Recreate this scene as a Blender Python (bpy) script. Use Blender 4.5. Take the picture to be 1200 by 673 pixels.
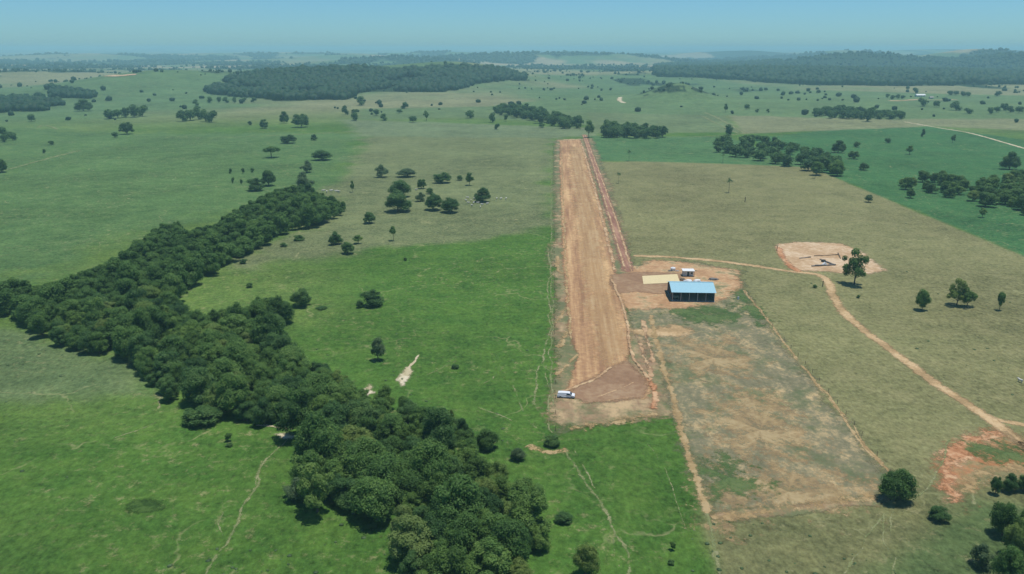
import bpy, bmesh, math, random
import numpy as np
from mathutils import Vector, Matrix, noise as mnoise
from mathutils.geometry import tessellate_polygon

# ------------------------------------------------------------------ scene, camera, light
for o in list(bpy.data.objects):
    bpy.data.objects.remove(o)
scene = bpy.context.scene
COL = scene.collection
F_PX, CX, CY, CAM_H, HORIZON = 942.0, 600.0, 336.5, 97.0, 56.5
PITCH = math.atan((CY - HORIZON) / F_PX)

cam_data = bpy.data.cameras.new('camera')
cam_data.sensor_width = 36.0
cam_data.lens = F_PX / 1200.0 * 36.0
cam_data.clip_start = 1.0
cam_data.clip_end = 120000.0
camera = bpy.data.objects.new('camera', cam_data)
COL.objects.link(camera)
camera.location = (0, 0, CAM_H)
camera.rotation_euler = (math.pi / 2 - PITCH, 0, 0)
scene.camera = camera

SKY_TINT = (0.63, 0.98, 1.09, 1.0)
SUN_EL, SUN_AZ = math.radians(80), math.radians(75)      # azimuth from +Y towards +X
world = bpy.data.worlds.new('World')
scene.world = world
world.use_nodes = True
wn = world.node_tree.nodes
wl = world.node_tree.links
bgn = wn['Background']
sky = wn.new('ShaderNodeTexSky')
sky.sky_type = 'NISHITA'
sky.sun_disc = False
sky.sun_elevation = SUN_EL
sky.sun_rotation = SUN_AZ
sky.altitude = 100
sky.air_density = 0.78
sky.dust_density = 0.4
sky.ozone_density = 6.0
tint = wn.new('ShaderNodeMix'); tint.data_type = 'RGBA'; tint.blend_type = 'MULTIPLY'
tint.inputs[0].default_value = 1.0
tint.inputs[7].default_value = SKY_TINT           # the even teal cast of the aircraft window over the whole sky
wl.new(sky.outputs[0], tint.inputs[6])
wl.new(tint.outputs[2], bgn.inputs[0])
bgn.inputs[1].default_value = 0.1

sun_data = bpy.data.lights.new('sun', 'SUN')
sun_data.energy = 4.0
sun_data.angle = math.radians(0.5)
sun_data.color = (1.0, 0.955, 0.88)
sun = bpy.data.objects.new('sun', sun_data)
COL.objects.link(sun)
sdir = Vector((math.cos(SUN_EL) * math.sin(SUN_AZ), math.cos(SUN_EL) * math.cos(SUN_AZ), math.sin(SUN_EL)))
sun.rotation_euler = sdir.to_track_quat('Z', 'Y').to_euler()
sun.location = (0, 0, 300)

vs = scene.view_settings
vs.view_transform = 'Standard'
vs.look = 'None'
vs.exposure = 0.0
vs.gamma = 1.0
vs.use_curve_mapping = False
scene.render.engine = 'CYCLES'
scene.cycles.max_bounces = 5
scene.cycles.diffuse_bounces = 3
scene.cycles.transmission_bounces = 3
scene.cycles.volume_bounces = 1
scene.cycles.use_denoising = True
scene.cycles.transparent_max_bounces = 48

HAZE_DENSITY = 0.00014
HAZE_COLOR = (0.52, 0.90, 1.0)
KLIGHT = 1.36            # what a white surface in the sun reads as; turns wanted display colours into albedo

# ------------------------------------------------------------------ helpers
def s2l(c):
    c = c / 255.0
    return c / 12.92 if c <= 0.04045 else ((c + 0.055) / 1.055) ** 2.4

def S(r, g, b, k=1.0):
    return tuple(min(0.85, s2l(v) / KLIGHT * k) for v in (r, g, b))

def hash2(ix, iy, seed):
    h = (ix.astype(np.int64) * 374761393 + iy.astype(np.int64) * 668265263 + seed * 974634777) & 0xFFFFFFFF
    h = ((h ^ (h >> 13)) * 1274126177) & 0xFFFFFFFF
    h = h ^ (h >> 16)
    return (h & 0xFFFFFF) / float(0xFFFFFF)

def vnoise(x, y, seed=0):
    x = np.asarray(x, float); y = np.asarray(y, float)
    ix = np.floor(x); iy = np.floor(y)
    fx = x - ix; fy = y - iy
    fx = fx * fx * (3 - 2 * fx); fy = fy * fy * (3 - 2 * fy)
    ix = ix.astype(np.int64); iy = iy.astype(np.int64)
    a = hash2(ix, iy, seed); b = hash2(ix + 1, iy, seed)
    c = hash2(ix, iy + 1, seed); d = hash2(ix + 1, iy + 1, seed)
    return (a + (b - a) * fx) * (1 - fy) + (c + (d - c) * fx) * fy

def fbm(x, y, seed=0, octaves=4):
    t = 0; a = 0.5; n = 0
    for k in range(octaves):
        t = t + a * vnoise(np.asarray(x) * 2 ** k + 17.3 * k, np.asarray(y) * 2 ** k - 9.1 * k, seed + k)
        n += a; a *= 0.5
    return t / n

def sstep(a, b, x):
    t = np.clip((np.asarray(x, float) - a) / (b - a), 0, 1)
    return t * t * (3 - 2 * t)

def ray(u, v):
    a = (u - CX) / F_PX; b = (CY - v) / F_PX
    d = np.array([a, math.cos(PITCH) + b * math.sin(PITCH), -math.sin(PITCH) + b * math.cos(PITCH)])
    return d

def at_dist(u, D):            # a point on the bearing of picture column u, D metres ahead
    return ((u - CX) / F_PX * (D * math.cos(PITCH) + CAM_H * math.sin(PITCH)), D)

# hills: bearing column, distance, height, half-width across, half-depth
HILLS = [(175, 2050, 34, 190, 330), (30, 2600, 22, 300, 300), (400, 2350, 44, 330, 420), (545, 2500, 46, 210, 330),
         (792, 1620, 30, 60, 110), (1150, 5200, 92, 380, 520), (1010, 4300, 72, 420, 300), (1195, 3900, 60, 160, 300),
         (930, 3000, 20, 800, 500), (672, 7600, 78, 330, 500), (600, 6200, 55, 700, 500), (470, 5200, 45, 500, 400),
         (300, 9000, 56, 1500, 700), (1100, 11000, 80, 2500, 900), (850, 9500, 80, 900, 500),
         (560, 8600, 72, 1100, 450), (420, 7000, 50, 500, 400), (1000, 7200, 60, 600, 400), (740, 6000, 42, 500, 350), (60, 7500, 40, 900, 500)]

def terrain(x, y):
    if np.ndim(x) == 0 and math.hypot(x, y) < 950: return 0.0
    x = np.asarray(x, float); y = np.asarray(y, float)
    r = np.hypot(x, y)
    m = sstep(1000, 1900, r)
    amp = 26 * m + 40 * sstep(2500, 7000, r) + 55 * sstep(7000, 15000, r)
    h = (fbm(x / 1500, y / 1100, 3, 4) - 0.52) * amp
    far = sstep(14000, 24000, r)
    h = h * (1 - far) + far * (20 + 60 * (fbm(x / 4200, y / 2600, 9, 3)))
    for (u, D, hh, sx, sy) in HILLS:
        hx, hy = at_dist(u, D)
        h = h + hh * np.exp(-((x - hx) / sx) ** 2 - ((y - hy) / sy) ** 2) * sstep(950, 1350, r)
    return h

_steps = 120.0 * (45000 / 120.0) ** (np.arange(420) / 419.0)

def G(u, v, lift=0.0):
    """the point of the terrain (raised by lift) that picture position u, v looks at"""
    d = ray(u, v)
    if d[2] < 0:
        t = (lift - CAM_H) / d[2]
        if t > 0 and math.hypot(d[0] * t, d[1] * t) < 945:
            return Vector((d[0] * t, d[1] * t, 0.0))
    X = d[0] * _steps; Y = d[1] * _steps; Z = CAM_H + d[2] * _steps
    below = Z < terrain(X, Y) + lift
    i = int(np.argmax(below)) if below.any() else len(_steps) - 1
    lo = _steps[max(0, i - 1)]; hi = _steps[i]
    for _ in range(22):
        mid = 0.5 * (lo + hi)
        if CAM_H + d[2] * mid < float(terrain(d[0] * mid, d[1] * mid)) + lift:
            hi = mid
        else:
            lo = mid
    x, y = d[0] * hi, d[1] * hi
    return Vector((x, y, float(terrain(x, y))))

def ppm(p):                   # picture pixels per metre at a point
    zc = p.y * math.cos(PITCH) + (CAM_H - p.z) * math.sin(PITCH)
    return F_PX / zc

def tag(o, label=None, cat=None, group=None, kind=None):
    if label: o['label'] = label
    if cat: o['category'] = cat
    if group: o['group'] = group
    if kind: o['kind'] = kind
    return o

def link(name, mesh, parent=None, mat=None):
    o = bpy.data.objects.new(name, mesh)
    COL.objects.link(o)
    if parent is not None: o.parent = parent
    if mat is not None and not mesh.materials: mesh.materials.append(mat)
    return o

def empty(name, loc=(0, 0, 0), rz=0.0):
    o = bpy.data.objects.new(name, None)
    o.empty_display_size = 0.5
    COL.objects.link(o)
    o.location = loc
    o.rotation_euler = (0, 0, rz)
    return o

def np_mesh(name, verts, faces, tint=None, smooth=False):
    """verts (n,3); faces (m,k) with one k"""
    me = bpy.data.meshes.new(name)
    verts = np.ascontiguousarray(verts, np.float32); faces = np.ascontiguousarray(faces, np.int32)
    m, k = faces.shape
    me.vertices.add(len(verts)); me.vertices.foreach_set('co', verts.ravel())
    me.loops.add(m * k); me.loops.foreach_set('vertex_index', faces.ravel())
    me.polygons.add(m)
    me.polygons.foreach_set('loop_start', np.arange(0, m * k, k, dtype=np.int32))
    if smooth: me.polygons.foreach_set('use_smooth', np.ones(m, bool))
    me.update(calc_edges=True)
    if tint is not None:
        a = me.attributes.new('tint', 'FLOAT', 'POINT')
        a.data.foreach_set('value', np.ascontiguousarray(tint, np.float32))
    return me

def bm_mesh(name, bm, smooth=False):
    me = bpy.data.meshes.new(name)
    bmesh.ops.recalc_face_normals(bm, faces=bm.faces)
    bm.to_mesh(me); bm.free()
    if smooth:
        for p in me.polygons: p.use_smooth = True
    return me

def add_box(bm, x0, x1, y0, y1, z0, z1, bevel=0.0):
    ret = bmesh.ops.create_cube(bm, size=1.0)
    vsx = ret['verts']
    for v in vsx:
        v.co = Vector(((v.co.x + .5) * (x1 - x0) + x0, (v.co.y + .5) * (y1 - y0) + y0, (v.co.z + .5) * (z1 - z0) + z0))
    if bevel > 0:
        es = list({e for v in vsx for e in v.link_edges})
        bmesh.ops.bevel(bm, geom=es, offset=bevel, segments=2, affect='EDGES', profile=0.5)
    return vsx

def box_part(name, parent, mat, dims, bevel=0.0):
    bm = bmesh.new(); add_box(bm, *dims, bevel=bevel)
    return link(name, bm_mesh(name, bm), parent, mat)

# ------------------------------------------------------------------ materials
def new_mat(name):
    m = bpy.data.materials.new(name); m.use_nodes = True
    nt = m.node_tree
    return m, nt, nt.nodes, nt.links, nt.nodes['Principled BSDF']

def nz(N, L, vec, scale, detail=4, rough=0.6):
    n = N.new('ShaderNodeTexNoise'); n.inputs['Scale'].default_value = scale
    n.inputs['Detail'].default_value = detail; n.inputs['Roughness'].default_value = rough
    if vec is not None: L.new(vec, n.inputs['Vector'])
    return n.outputs['Fac']

def ramp(N, L, fac, stops):
    r = N.new('ShaderNodeValToRGB')
    e = r.color_ramp.elements
    while len(e) < len(stops): e.new(0.5)
    for el, (p, c) in zip(e, stops):
        el.position = p
        el.color = (c[0], c[1], c[2], 1) if hasattr(c, '__len__') else (c, c, c, 1)
    L.new(fac, r.inputs[0])
    return r.outputs[0]

def mixc(N, L, fac, a, b, mode='MIX'):
    n = N.new('ShaderNodeMix'); n.data_type = 'RGBA'; n.blend_type = mode
    if hasattr(fac, 'links'): L.new(fac, n.inputs[0])
    else: n.inputs[0].default_value = fac
    for s, v in ((n.inputs[6], a), (n.inputs[7], b)):
        if hasattr(v, 'links'): L.new(v, s)
        else: s.default_value = (v[0], v[1], v[2], 1)
    return n.outputs[2]

def math_n(N, L, op, a, b=0.0, clamp=False):
    n = N.new('ShaderNodeMath'); n.operation = op; n.use_clamp = clamp
    for s, v in ((n.inputs[0], a), (n.inputs[1], b)):
        if hasattr(v, 'links'): L.new(v, s)
        else: s.default_value = v
    return n.outputs[0]

def objcoord(N, L, scale=(1, 1, 1), rot=0.0):
    t = N.new('ShaderNodeTexCoord'); mp = N.new('ShaderNodeMapping')
    mp.inputs['Scale'].default_value = scale
    mp.inputs['Rotation'].default_value = (0, 0, rot)
    L.new(t.outputs['Object'], mp.inputs['Vector'])
    return mp.outputs['Vector']

def bump(N, L, height, strength, dist, bsdf):
    b = N.new('ShaderNodeBump'); b.inputs['Strength'].default_value = strength
    b.inputs['Distance'].default_value = dist
    L.new(height, b.inputs['Height']); L.new(b.outputs[0], bsdf.inputs['Normal'])

def plain(name, col, rough=0.7, metal=0.0, var=0.15, scale=1.5, spec=0.3):
    m, nt, N, L, B = new_mat(name)
    f = nz(N, L, objcoord(N, L), scale, 5)
    c = mixc(N, L, f, tuple(v * (1 - var) for v in col), tuple(min(0.9, v * (1 + var)) for v in col))
    L.new(c, B.inputs['Base Color'])
    B.inputs['Roughness'].default_value = rough; B.inputs['Metallic'].default_value = metal
    B.inputs['Specular IOR Level'].default_value = spec
    return m

def soil(name, dark, mid, light, big=0.03, fine=0.6, streak=None, grass=None, gthr=0.55, rot=0.0, gscale=0.045, escale=0.3, ejit=5.0, amax=1.0, con=1.0, srough=0.65):
    m, nt, N, L, B = new_mat(name)
    v0 = objcoord(N, L)
    n1 = nz(N, L, v0, big, 6, 0.62)
    n2 = nz(N, L, v0, fine, 6, 0.7)
    if streak:
        vs_ = objcoord(N, L, streak, rot)
        n3 = nz(N, L, vs_, 1.0, 8, srough)
        f = math_n(N, L, 'ADD', math_n(N, L, 'MULTIPLY', n1, 0.2), math_n(N, L, 'MULTIPLY', n3, 0.55))
        f = math_n(N, L, 'ADD', f, math_n(N, L, 'MULTIPLY', n2, 0.25))
    else:
        f = math_n(N, L, 'ADD', math_n(N, L, 'MULTIPLY', n1, 0.6), math_n(N, L, 'MULTIPLY', n2, 0.4))
    c = ramp(N, L, f, [(0.5 - .10 / con, dark), (0.5, mid), (0.5 + .10 / con, light)])
    if grass:
        g1 = nz(N, L, objcoord(N, L), gscale, 8, 0.75)
        gm = ramp(N, L, g1, [(gthr - 0.05, 0.0), (gthr + 0.07, 0.9)])
        g2 = nz(N, L, v0, 0.35, 5, 0.7)
        gc = mixc(N, L, g2, tuple(v * 0.7 for v in grass), tuple(v * 1.3 for v in grass))
        c = mixc(N, L, gm, c, gc)
    L.new(c, B.inputs['Base Color'])
    # worn, broken edge: the earth thins out into the grass
    ea = N.new('ShaderNodeAttribute'); ea.attribute_name = 'edge'
    en = nz(N, L, v0, escale, 9, 0.78)
    al = math_n(N, L, 'ADD', math_n(N, L, 'MULTIPLY', ea.outputs['Fac'], 0.9), math_n(N, L, 'MULTIPLY', math_n(N, L, 'SUBTRACT', en, 0.5), ejit))
    al = math_n(N, L, 'ADD', al, 0.5, clamp=True)
    L.new(math_n(N, L, 'MULTIPLY', al, amax), B.inputs['Alpha'])
    B.inputs['Roughness'].default_value = 0.95; B.inputs['Specular IOR Level'].default_value = 0.1
    bump(N, L, n2, 0.35, 0.5, B)
    return m

def grass_mat():
    m, nt, N, L, B = new_mat('pasture_grass')
    at = N.new('ShaderNodeAttribute'); at.attribute_name = 'fieldcol'
    dr = N.new('ShaderNodeAttribute'); dr.attribute_name = 'dryness'
    v0 = objcoord(N, L)
    vb = objcoord(N, L, (1.0, 0.55, 1.0), 0.6)
    n_big = nz(N, L, v0, 0.012, 6, 0.6)
    n_mid = nz(N, L, v0, 0.09, 6, 0.65)
    n_fine = nz(N, L, vb, 0.9, 5, 0.75)
    n_tuft = nz(N, L, v0, 0.45, 6, 0.8)
    val = math_n(N, L, 'ADD', math_n(N, L, 'MULTIPLY', n_big, 0.9), math_n(N, L, 'MULTIPLY', n_mid, 1.0))
    val = math_n(N, L, 'ADD', val, math_n(N, L, 'MULTIPLY', n_fine, 1.5))
    val = math_n(N, L, 'ADD', val, math_n(N, L, 'MULTIPLY', n_tuft, 1.7))
    val = math_n(N, L, 'ADD', math_n(N, L, 'MULTIPLY', math_n(N, L, 'SUBTRACT', val, 2.55), 1.15), 1.0)
    h = N.new('ShaderNodeHueSaturation')
    L.new(at.outputs['Color'], h.inputs['Color']); L.new(val, h.inputs['Value'])
    hue = math_n(N, L, 'ADD', math_n(N, L, 'MULTIPLY', math_n(N, L, 'SUBTRACT', n_mid, 0.5), -0.06), 0.5)
    L.new(hue, h.inputs['Hue'])
    # straw coloured flecks and worn spots
    fl = ramp(N, L, nz(N, L, v0, 0.28, 7, 0.8), [(0.545, 0.0), (0.66, 0.8)])
    fl2 = ramp(N, L, nz(N, L, v0, 0.02, 4, 0.6), [(0.42, 0.15), (0.62, 1.0)])
    flf = math_n(N, L, 'MULTIPLY', fl, fl2)
    c = mixc(N, L, flf, h.outputs[0], S(176, 168, 122))
    # faint beaten tracks of grazing cattle
    wv = N.new('ShaderNodeVectorMath'); wv.operation = 'MULTIPLY_ADD'
    wn3 = N.new('ShaderNodeTexNoise'); wn3.inputs['Scale'].default_value = .05; wn3.inputs['Detail'].default_value = 4
    L.new(v0, wn3.inputs['Vector']); L.new(wn3.outputs['Color'], wv.inputs[0]); wv.inputs[1].default_value = (40, 40, 0); L.new(v0, wv.inputs[2])
    vo = N.new('ShaderNodeTexVoronoi'); vo.feature = 'DISTANCE_TO_EDGE'; vo.voronoi_dimensions = '2D'; vo.inputs['Scale'].default_value = .021
    L.new(wv.outputs[0], vo.inputs['Vector'])
    ln = ramp(N, L, vo.outputs['Distance'], [(0.004, 1.0), (0.013, 0.0)])
    lm_ = ramp(N, L, nz(N, L, v0, .03, 6, .75), [(0.47, 0.0), (0.62, 0.62)])
    c = mixc(N, L, math_n(N, L, 'MULTIPLY', ln, lm_), c, S(170, 168, 120))
    L.new(c, B.inputs['Base Color'])
    B.inputs['Roughness'].default_value = 0.95; B.inputs['Specular IOR Level'].default_value = 0.08
    bump(N, L, n_tuft, 0.5, 0.8, B)
    return m

def leaf_mat(name, dark, mid, light, yellow=None, trans=0.22, rnd=1.0):
    m, nt, N, L, B = new_mat(name)
    at = N.new('ShaderNodeAttribute'); at.attribute_name = 'tint'
    oi = N.new('ShaderNodeObjectInfo')
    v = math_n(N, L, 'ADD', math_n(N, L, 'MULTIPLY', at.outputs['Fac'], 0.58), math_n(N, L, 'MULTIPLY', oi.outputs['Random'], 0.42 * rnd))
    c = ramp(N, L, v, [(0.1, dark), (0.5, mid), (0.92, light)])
    if yellow:
        f = ramp(N, L, oi.outputs['Random'], [(0.86, 0.0), (0.93, 0.6)])
        c = mixc(N, L, f, c, yellow)
    L.new(c, B.inputs['Base Color'])
    B.inputs['Roughness'].default_value = 0.6; B.inputs['Specular IOR Level'].default_value = 0.2
    t = N.new('ShaderNodeBsdfTranslucent'); L.new(c, t.inputs['Color'])
    mx = N.new('ShaderNodeMixShader'); mx.inputs[0].default_value = trans
    L.new(B.outputs[0], mx.inputs[1]); L.new(t.outputs[0], mx.inputs[2])
    L.new(mx.outputs[0], N['Material Output'].inputs['Surface'])
    return m

M = {}
M['grass'] = grass_mat()
M['bark'] = plain('bark', (0.12, 0.09, 0.065), 0.9, var=0.4, scale=4)
M['leaf'] = leaf_mat('leaves', (0.042, 0.100, 0.024), (0.112, 0.22, 0.050), (0.23, 0.35, 0.085), (0.21, 0.26, 0.065), trans=.4)
M['leaf_dark'] = leaf_mat('leaves_dark', (0.034, 0.088, 0.025), (0.078, 0.168, 0.046), (0.155, 0.26, 0.072), trans=.38)
M['leaf_bright'] = leaf_mat('leaves_bright', (0.065, 0.13, 0.028), (0.15, 0.26, 0.055), (0.25, 0.37, 0.09), (0.21, 0.27, 0.09), trans=.4)
M['leaf_grey'] = leaf_mat('leaves_grey', (0.07, 0.12, 0.05), (0.115, 0.185, 0.08), (0.17, 0.25, 0.11), trans=.4)
M['leaf_far'] = leaf_mat('leaves_far', (0.014, 0.044, 0.018), (0.026, 0.072, 0.028), (0.055, 0.118, 0.048), rnd=0.0)

# ------------------------------------------------------------------ ground
def gpoly(px):
    return np.array([[p.x, p.y] for p in (G(u, v) for u, v in px)])

def sdist(P, X, Y):
    """signed distance to a polygon, positive inside"""
    n = len(P); best = np.full(X.shape, 1e18); inside = np.zeros(X.shape, bool)
    for i in range(n):
        x0, y0 = P[i]; x1, y1 = P[(i + 1) % n]
        ex, ey = x1 - x0, y1 - y0; L2 = ex * ex + ey * ey + 1e-9
        t = np.clip(((X - x0) * ex + (Y - y0) * ey) / L2, 0, 1)
        best = np.minimum(best, (X - x0 - t * ex) ** 2 + (Y - y0 - t * ey) ** 2)
        c = ((y0 > Y) != (y1 > Y)) & (X < (x1 - x0) * (Y - y0) / (y1 - y0 + 1e-12) + x0)
        inside ^= c
    d = np.sqrt(best)
    return np.where(inside, d, -d)

# colour of the fields: outline in the picture, colour, softness of the edge in metres, jitter of the edge
FIELDS = [
    ([(0, 150), (150, 156), (425, 156), (405, 215), (345, 230), (200, 265), (60, 325), (-200, 340), (-200, 150)], S(93, 124, 72), 40, 30),
    ([(-60, 372), (80, 408), (160, 424), (188, 466), (60, 470), (-60, 480)], S(104, 124, 80), 14, 14),
    ([(255, 318), (420, 296), (560, 283), (650, 262), (650, 160), (430, 158), (400, 215), (340, 270)], S(120, 130, 88), 20, 20),
    ([(400, 140), (700, 150), (695, 160), (650, 162), (420, 160)], S(118, 134, 96), 20, 12),
    ([(692, 160), (850, 160), (960, 196), (820, 191), (697, 189)], S(86, 124, 76), 3, 2),
    ([(690, 189), (820, 191), (950, 196), (1215, 306), (1500, 420), (1500, 760), (850, 760), (835, 610), (740, 300)], S(136, 135, 92), 4, 3),
    ([(836, 606), (1040, 586), (1110, 560), (1300, 590), (1300, 760), (845, 760)], S(124, 126, 84), 8, 6),
    ([(1040, 640), (1090, 600), (1140, 590), (1300, 640), (1300, 760), (1000, 760)], S(98, 118, 72), 10, 8),
    ([(950, 196), (1215, 306), (1400, 380), (1400, 170), (1200, 164), (1090, 148), (990, 150), (880, 163)], S(72, 116, 68), 3, 2),
    ([(690, 122), (840, 128), (870, 155), (690, 157)], S(112, 130, 88), 6, 4),
    ([(850, 128), (1200, 140), (1400, 150), (1400, 162), (1090, 148), (870, 157)], S(134, 138, 100), 10, 6),
    ([(420, 128), (690, 122), (690, 147), (560, 138), (420, 140)], S(106, 128, 84), 12, 8),
    ([(560, 126), (700, 112), (960, 106), (1200, 112), (1400, 112), (1400, 136), (1050, 140), (700, 132)], S(104, 130, 84), 25, 20),
]

def build_ground():
    fine = np.radians(np.arange(-40, 40.001, 0.115))
    coarse = np.radians(np.concatenate([np.arange(43, 180, 5.0), np.arange(180, 320, 5.0)]))
    ang = np.concatenate([fine, coarse])
    ang = np.concatenate([ang, [ang[0] + 2 * math.pi]])
    nr = 640
    rad = 95.0 * (41000 / 95.0) ** (np.arange(nr) / (nr - 1.0))
    rad = np.concatenate([[0.5, 40.0], rad])
    A, R = np.meshgrid(ang, rad)
    X = R * np.sin(A); Y = R * np.cos(A)
    Z = terrain(X, Y)
    ny, nx = X.shape
    idx = np.arange(ny * nx).reshape(ny, nx)
    q = np.stack([idx[:-1, :-1], idx[:-1, 1:], idx[1:, 1:], idx[1:, :-1]], -1).reshape(-1, 4)[:, ::-1]
    V = np.stack([X, Y, Z], -1).reshape(-1, 3)
    me = np_mesh('ground', V, q, smooth=True)
    x, y = V[:, 0], V[:, 1]
    r = np.hypot(x, y)
    # base: lush green pasture, in the distance a mosaic of pasture, scrub and wood
    col = np.tile(np.array(S(84, 120, 51)), (len(x), 1))
    n1 = fbm(x / 160, y / 160, 21, 4)
    mix = sstep(0.45, 0.7, n1)[:, None]
    col = col * (1 - mix * 0.6) + np.array(S(112, 134, 70)) * mix * 0.6
    far = sstep(1000, 1500, r)[:, None]
    n2 = fbm(x / 420, y / 620, 31, 5)
    n3 = fbm(x / 900, y / 1400, 41, 5)
    pas = np.array(S(98, 126, 82)) * (1 - sstep(.4, .65, n2)[:, None]) + np.array(S(140, 142, 104)) * sstep(.4, .65, n2)[:, None]
    tan = sstep(0.55, 0.62, fbm(x / 500, y / 900, 77, 5))[:, None] * sstep(2600, 4200, r)[:, None]
    pas = pas * (1 - tan) + np.array(S(168, 156, 122)) * tan
    wd = wood_mask(x, y)[:, None]
    pas = pas * (1 - wd) + np.array(S(40, 64, 42)) * wd
    col = col * (1 - far) + pas * far
    for px, c, soft, jit in FIELDS:
        P = gpoly(px)
        lo, hi = P.min(0) - 80, P.max(0) + 80
        s_ = np.where((x > lo[0]) & (x < hi[0]) & (y > lo[1]) & (y < hi[1]))[0]
        d = sdist(P, x[s_], y[s_]) + (fbm(x[s_] / 22, y[s_] / 22, 5, 4) - 0.5) * 2 * jit
        f = sstep(-soft / 2, soft / 2, d)[:, None] * (1 - wd[s_] * (r[s_] > 1500)[:, None])
        col[s_] = col[s_] * (1 - f) + np.array(c) * f
    a = me.attributes.new('fieldcol', 'FLOAT_COLOR', 'POINT')
    a.data.foreach_set('color', np.concatenate([col, np.ones((len(x), 1))], 1).astype(np.float32).ravel())
    o = link('ground', me, None, M['grass'])
    tag(o, 'green and straw coloured cattle pasture rolling to the horizon', None, None, 'structure')
    return o

# far woods: outlines in the picture of the two closed forests
WOOD_PX = [
    [(243, 108), (270, 92), (320, 86), (400, 82), (470, 84), (520, 80), (600, 86), (620, 95), (560, 98), (520, 108), (430, 108), (400, 117), (330, 118), (270, 113)],
    [(770, 78), (860, 72), (930, 80), (1010, 84), (1080, 72), (1130, 62), (1190, 66), (1260, 75), (1300, 100), (1180, 99), (1060, 101), (960, 100), (900, 97), (830, 92), (770, 90)],
    [(-20, 118), (30, 116), (64, 121), (62, 131), (20, 131), (-20, 136)],
    [(55, 104), (75, 106), (110, 111), (106, 116), (70, 115)],
]
_wood_polys = None
def wood_mask(x, y):
    global _wood_polys
    if _wood_polys is None:
        _wood_polys = [gpoly(p) for p in WOOD_PX]
    r = np.hypot(x, y)
    n = fbm(x / 420, y / 700, 61, 6)
    lim = 0.62 - 0.14 * sstep(2500, 5500, r)
    w = sstep(lim, lim + 0.03, n) * sstep(1500, 2300, r)
    kx, ky = at_dist(792, 1620)
    w = np.maximum(w, (np.hypot(x - kx, y - ky) < 75) & (fbm(x / 30, y / 30, 4, 3) > .5))
    for P in _wood_polys:
        d = sdist(P, x, y) + (fbm(x / 60, y / 60, 8, 4) - 0.5) * 60
        w = np.maximum(w, sstep(-6, 6, d))
    return w

build_ground()

# ------------------------------------------------------------------ sheets laid on the ground
RUN_DIR = math.atan2(G(672, 168).x - G(706, 420).x, G(672, 168).y - G(706, 420).y)    # bearing of the airstrip from +Y
_layer = [0.0]

def sheet(name, px, mat, z, label, soft=1.5, cell=1.2, wob=1.5, seed=1):
    """an earth sheet on the ground; its local y axis runs along the airstrip, its attribute edge says how deep inside the sheet a point lies"""
    P = gpoly(px)
    c = P.mean(0)
    ca, sa = math.cos(RUN_DIR), math.sin(RUN_DIR)
    Q = np.stack([(P[:, 0] - c[0]) * ca - (P[:, 1] - c[1]) * sa, (P[:, 0] - c[0]) * sa + (P[:, 1] - c[1]) * ca], 1)
    m = soft * 2.5 + wob
    xs = np.arange(Q[:, 0].min() - m, Q[:, 0].max() + m + cell, cell); ys = np.arange(Q[:, 1].min() - m, Q[:, 1].max() + m + cell, cell)
    X, Y = np.meshgrid(xs, ys)
    sd = sdist(Q, X, Y) + (fbm(X / 9, Y / 9, seed, 4) - .5) * 2 * wob
    ok = sd > -2.2 * soft
    keep = ok[:-1, :-1] | ok[1:, :-1] | ok[:-1, 1:] | ok[1:, 1:]
    idx = np.arange(X.size).reshape(X.shape)
    q = np.stack([idx[:-1, :-1], idx[:-1, 1:], idx[1:, 1:], idx[1:, :-1]], -1)[keep]
    used, inv = np.unique(q, return_inverse=True)
    V = np.stack([X.ravel(), Y.ravel(), np.zeros(X.size)], 1)[used]
    me = np_mesh(name, V, inv.reshape(q.shape))
    at = me.attributes.new('edge', 'FLOAT', 'POINT')
    at.data.foreach_set('value', np.clip(sd.ravel()[used] / soft, -4, .9 if soft >= 3.5 and name != 'runway' else 4).astype(np.float32))
    o = link(name, me, None, mat)
    o.location = (c[0], c[1], z)
    o.rotation_euler = (0, 0, -RUN_DIR)
    tag(o, label, None, None, 'structure')
    return o

def smooth_line(pts, step=1.0):
    """Catmull-Rom through 2-D points, resampled"""
    pts = [np.array(p) for p in pts]
    P = [2 * pts[0] - pts[1]] + pts + [2 * pts[-1] - pts[-2]]
    out = []
    for i in range(1, len(P) - 2):
        p0, p1, p2, p3 = P[i - 1], P[i], P[i + 1], P[i + 2]
        k = max(2, int(np.hypot(*(p2 - p1)) / step))
        for j in range(k):
            t = j / k
            out.append(0.5 * ((2 * p1) + (-p0 + p2) * t + (2 * p0 - 5 * p1 + 4 * p2 - p3) * t * t + (-p0 + 3 * p1 - 3 * p2 + p3) * t ** 3))
    out.append(pts[-1])
    return out

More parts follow.
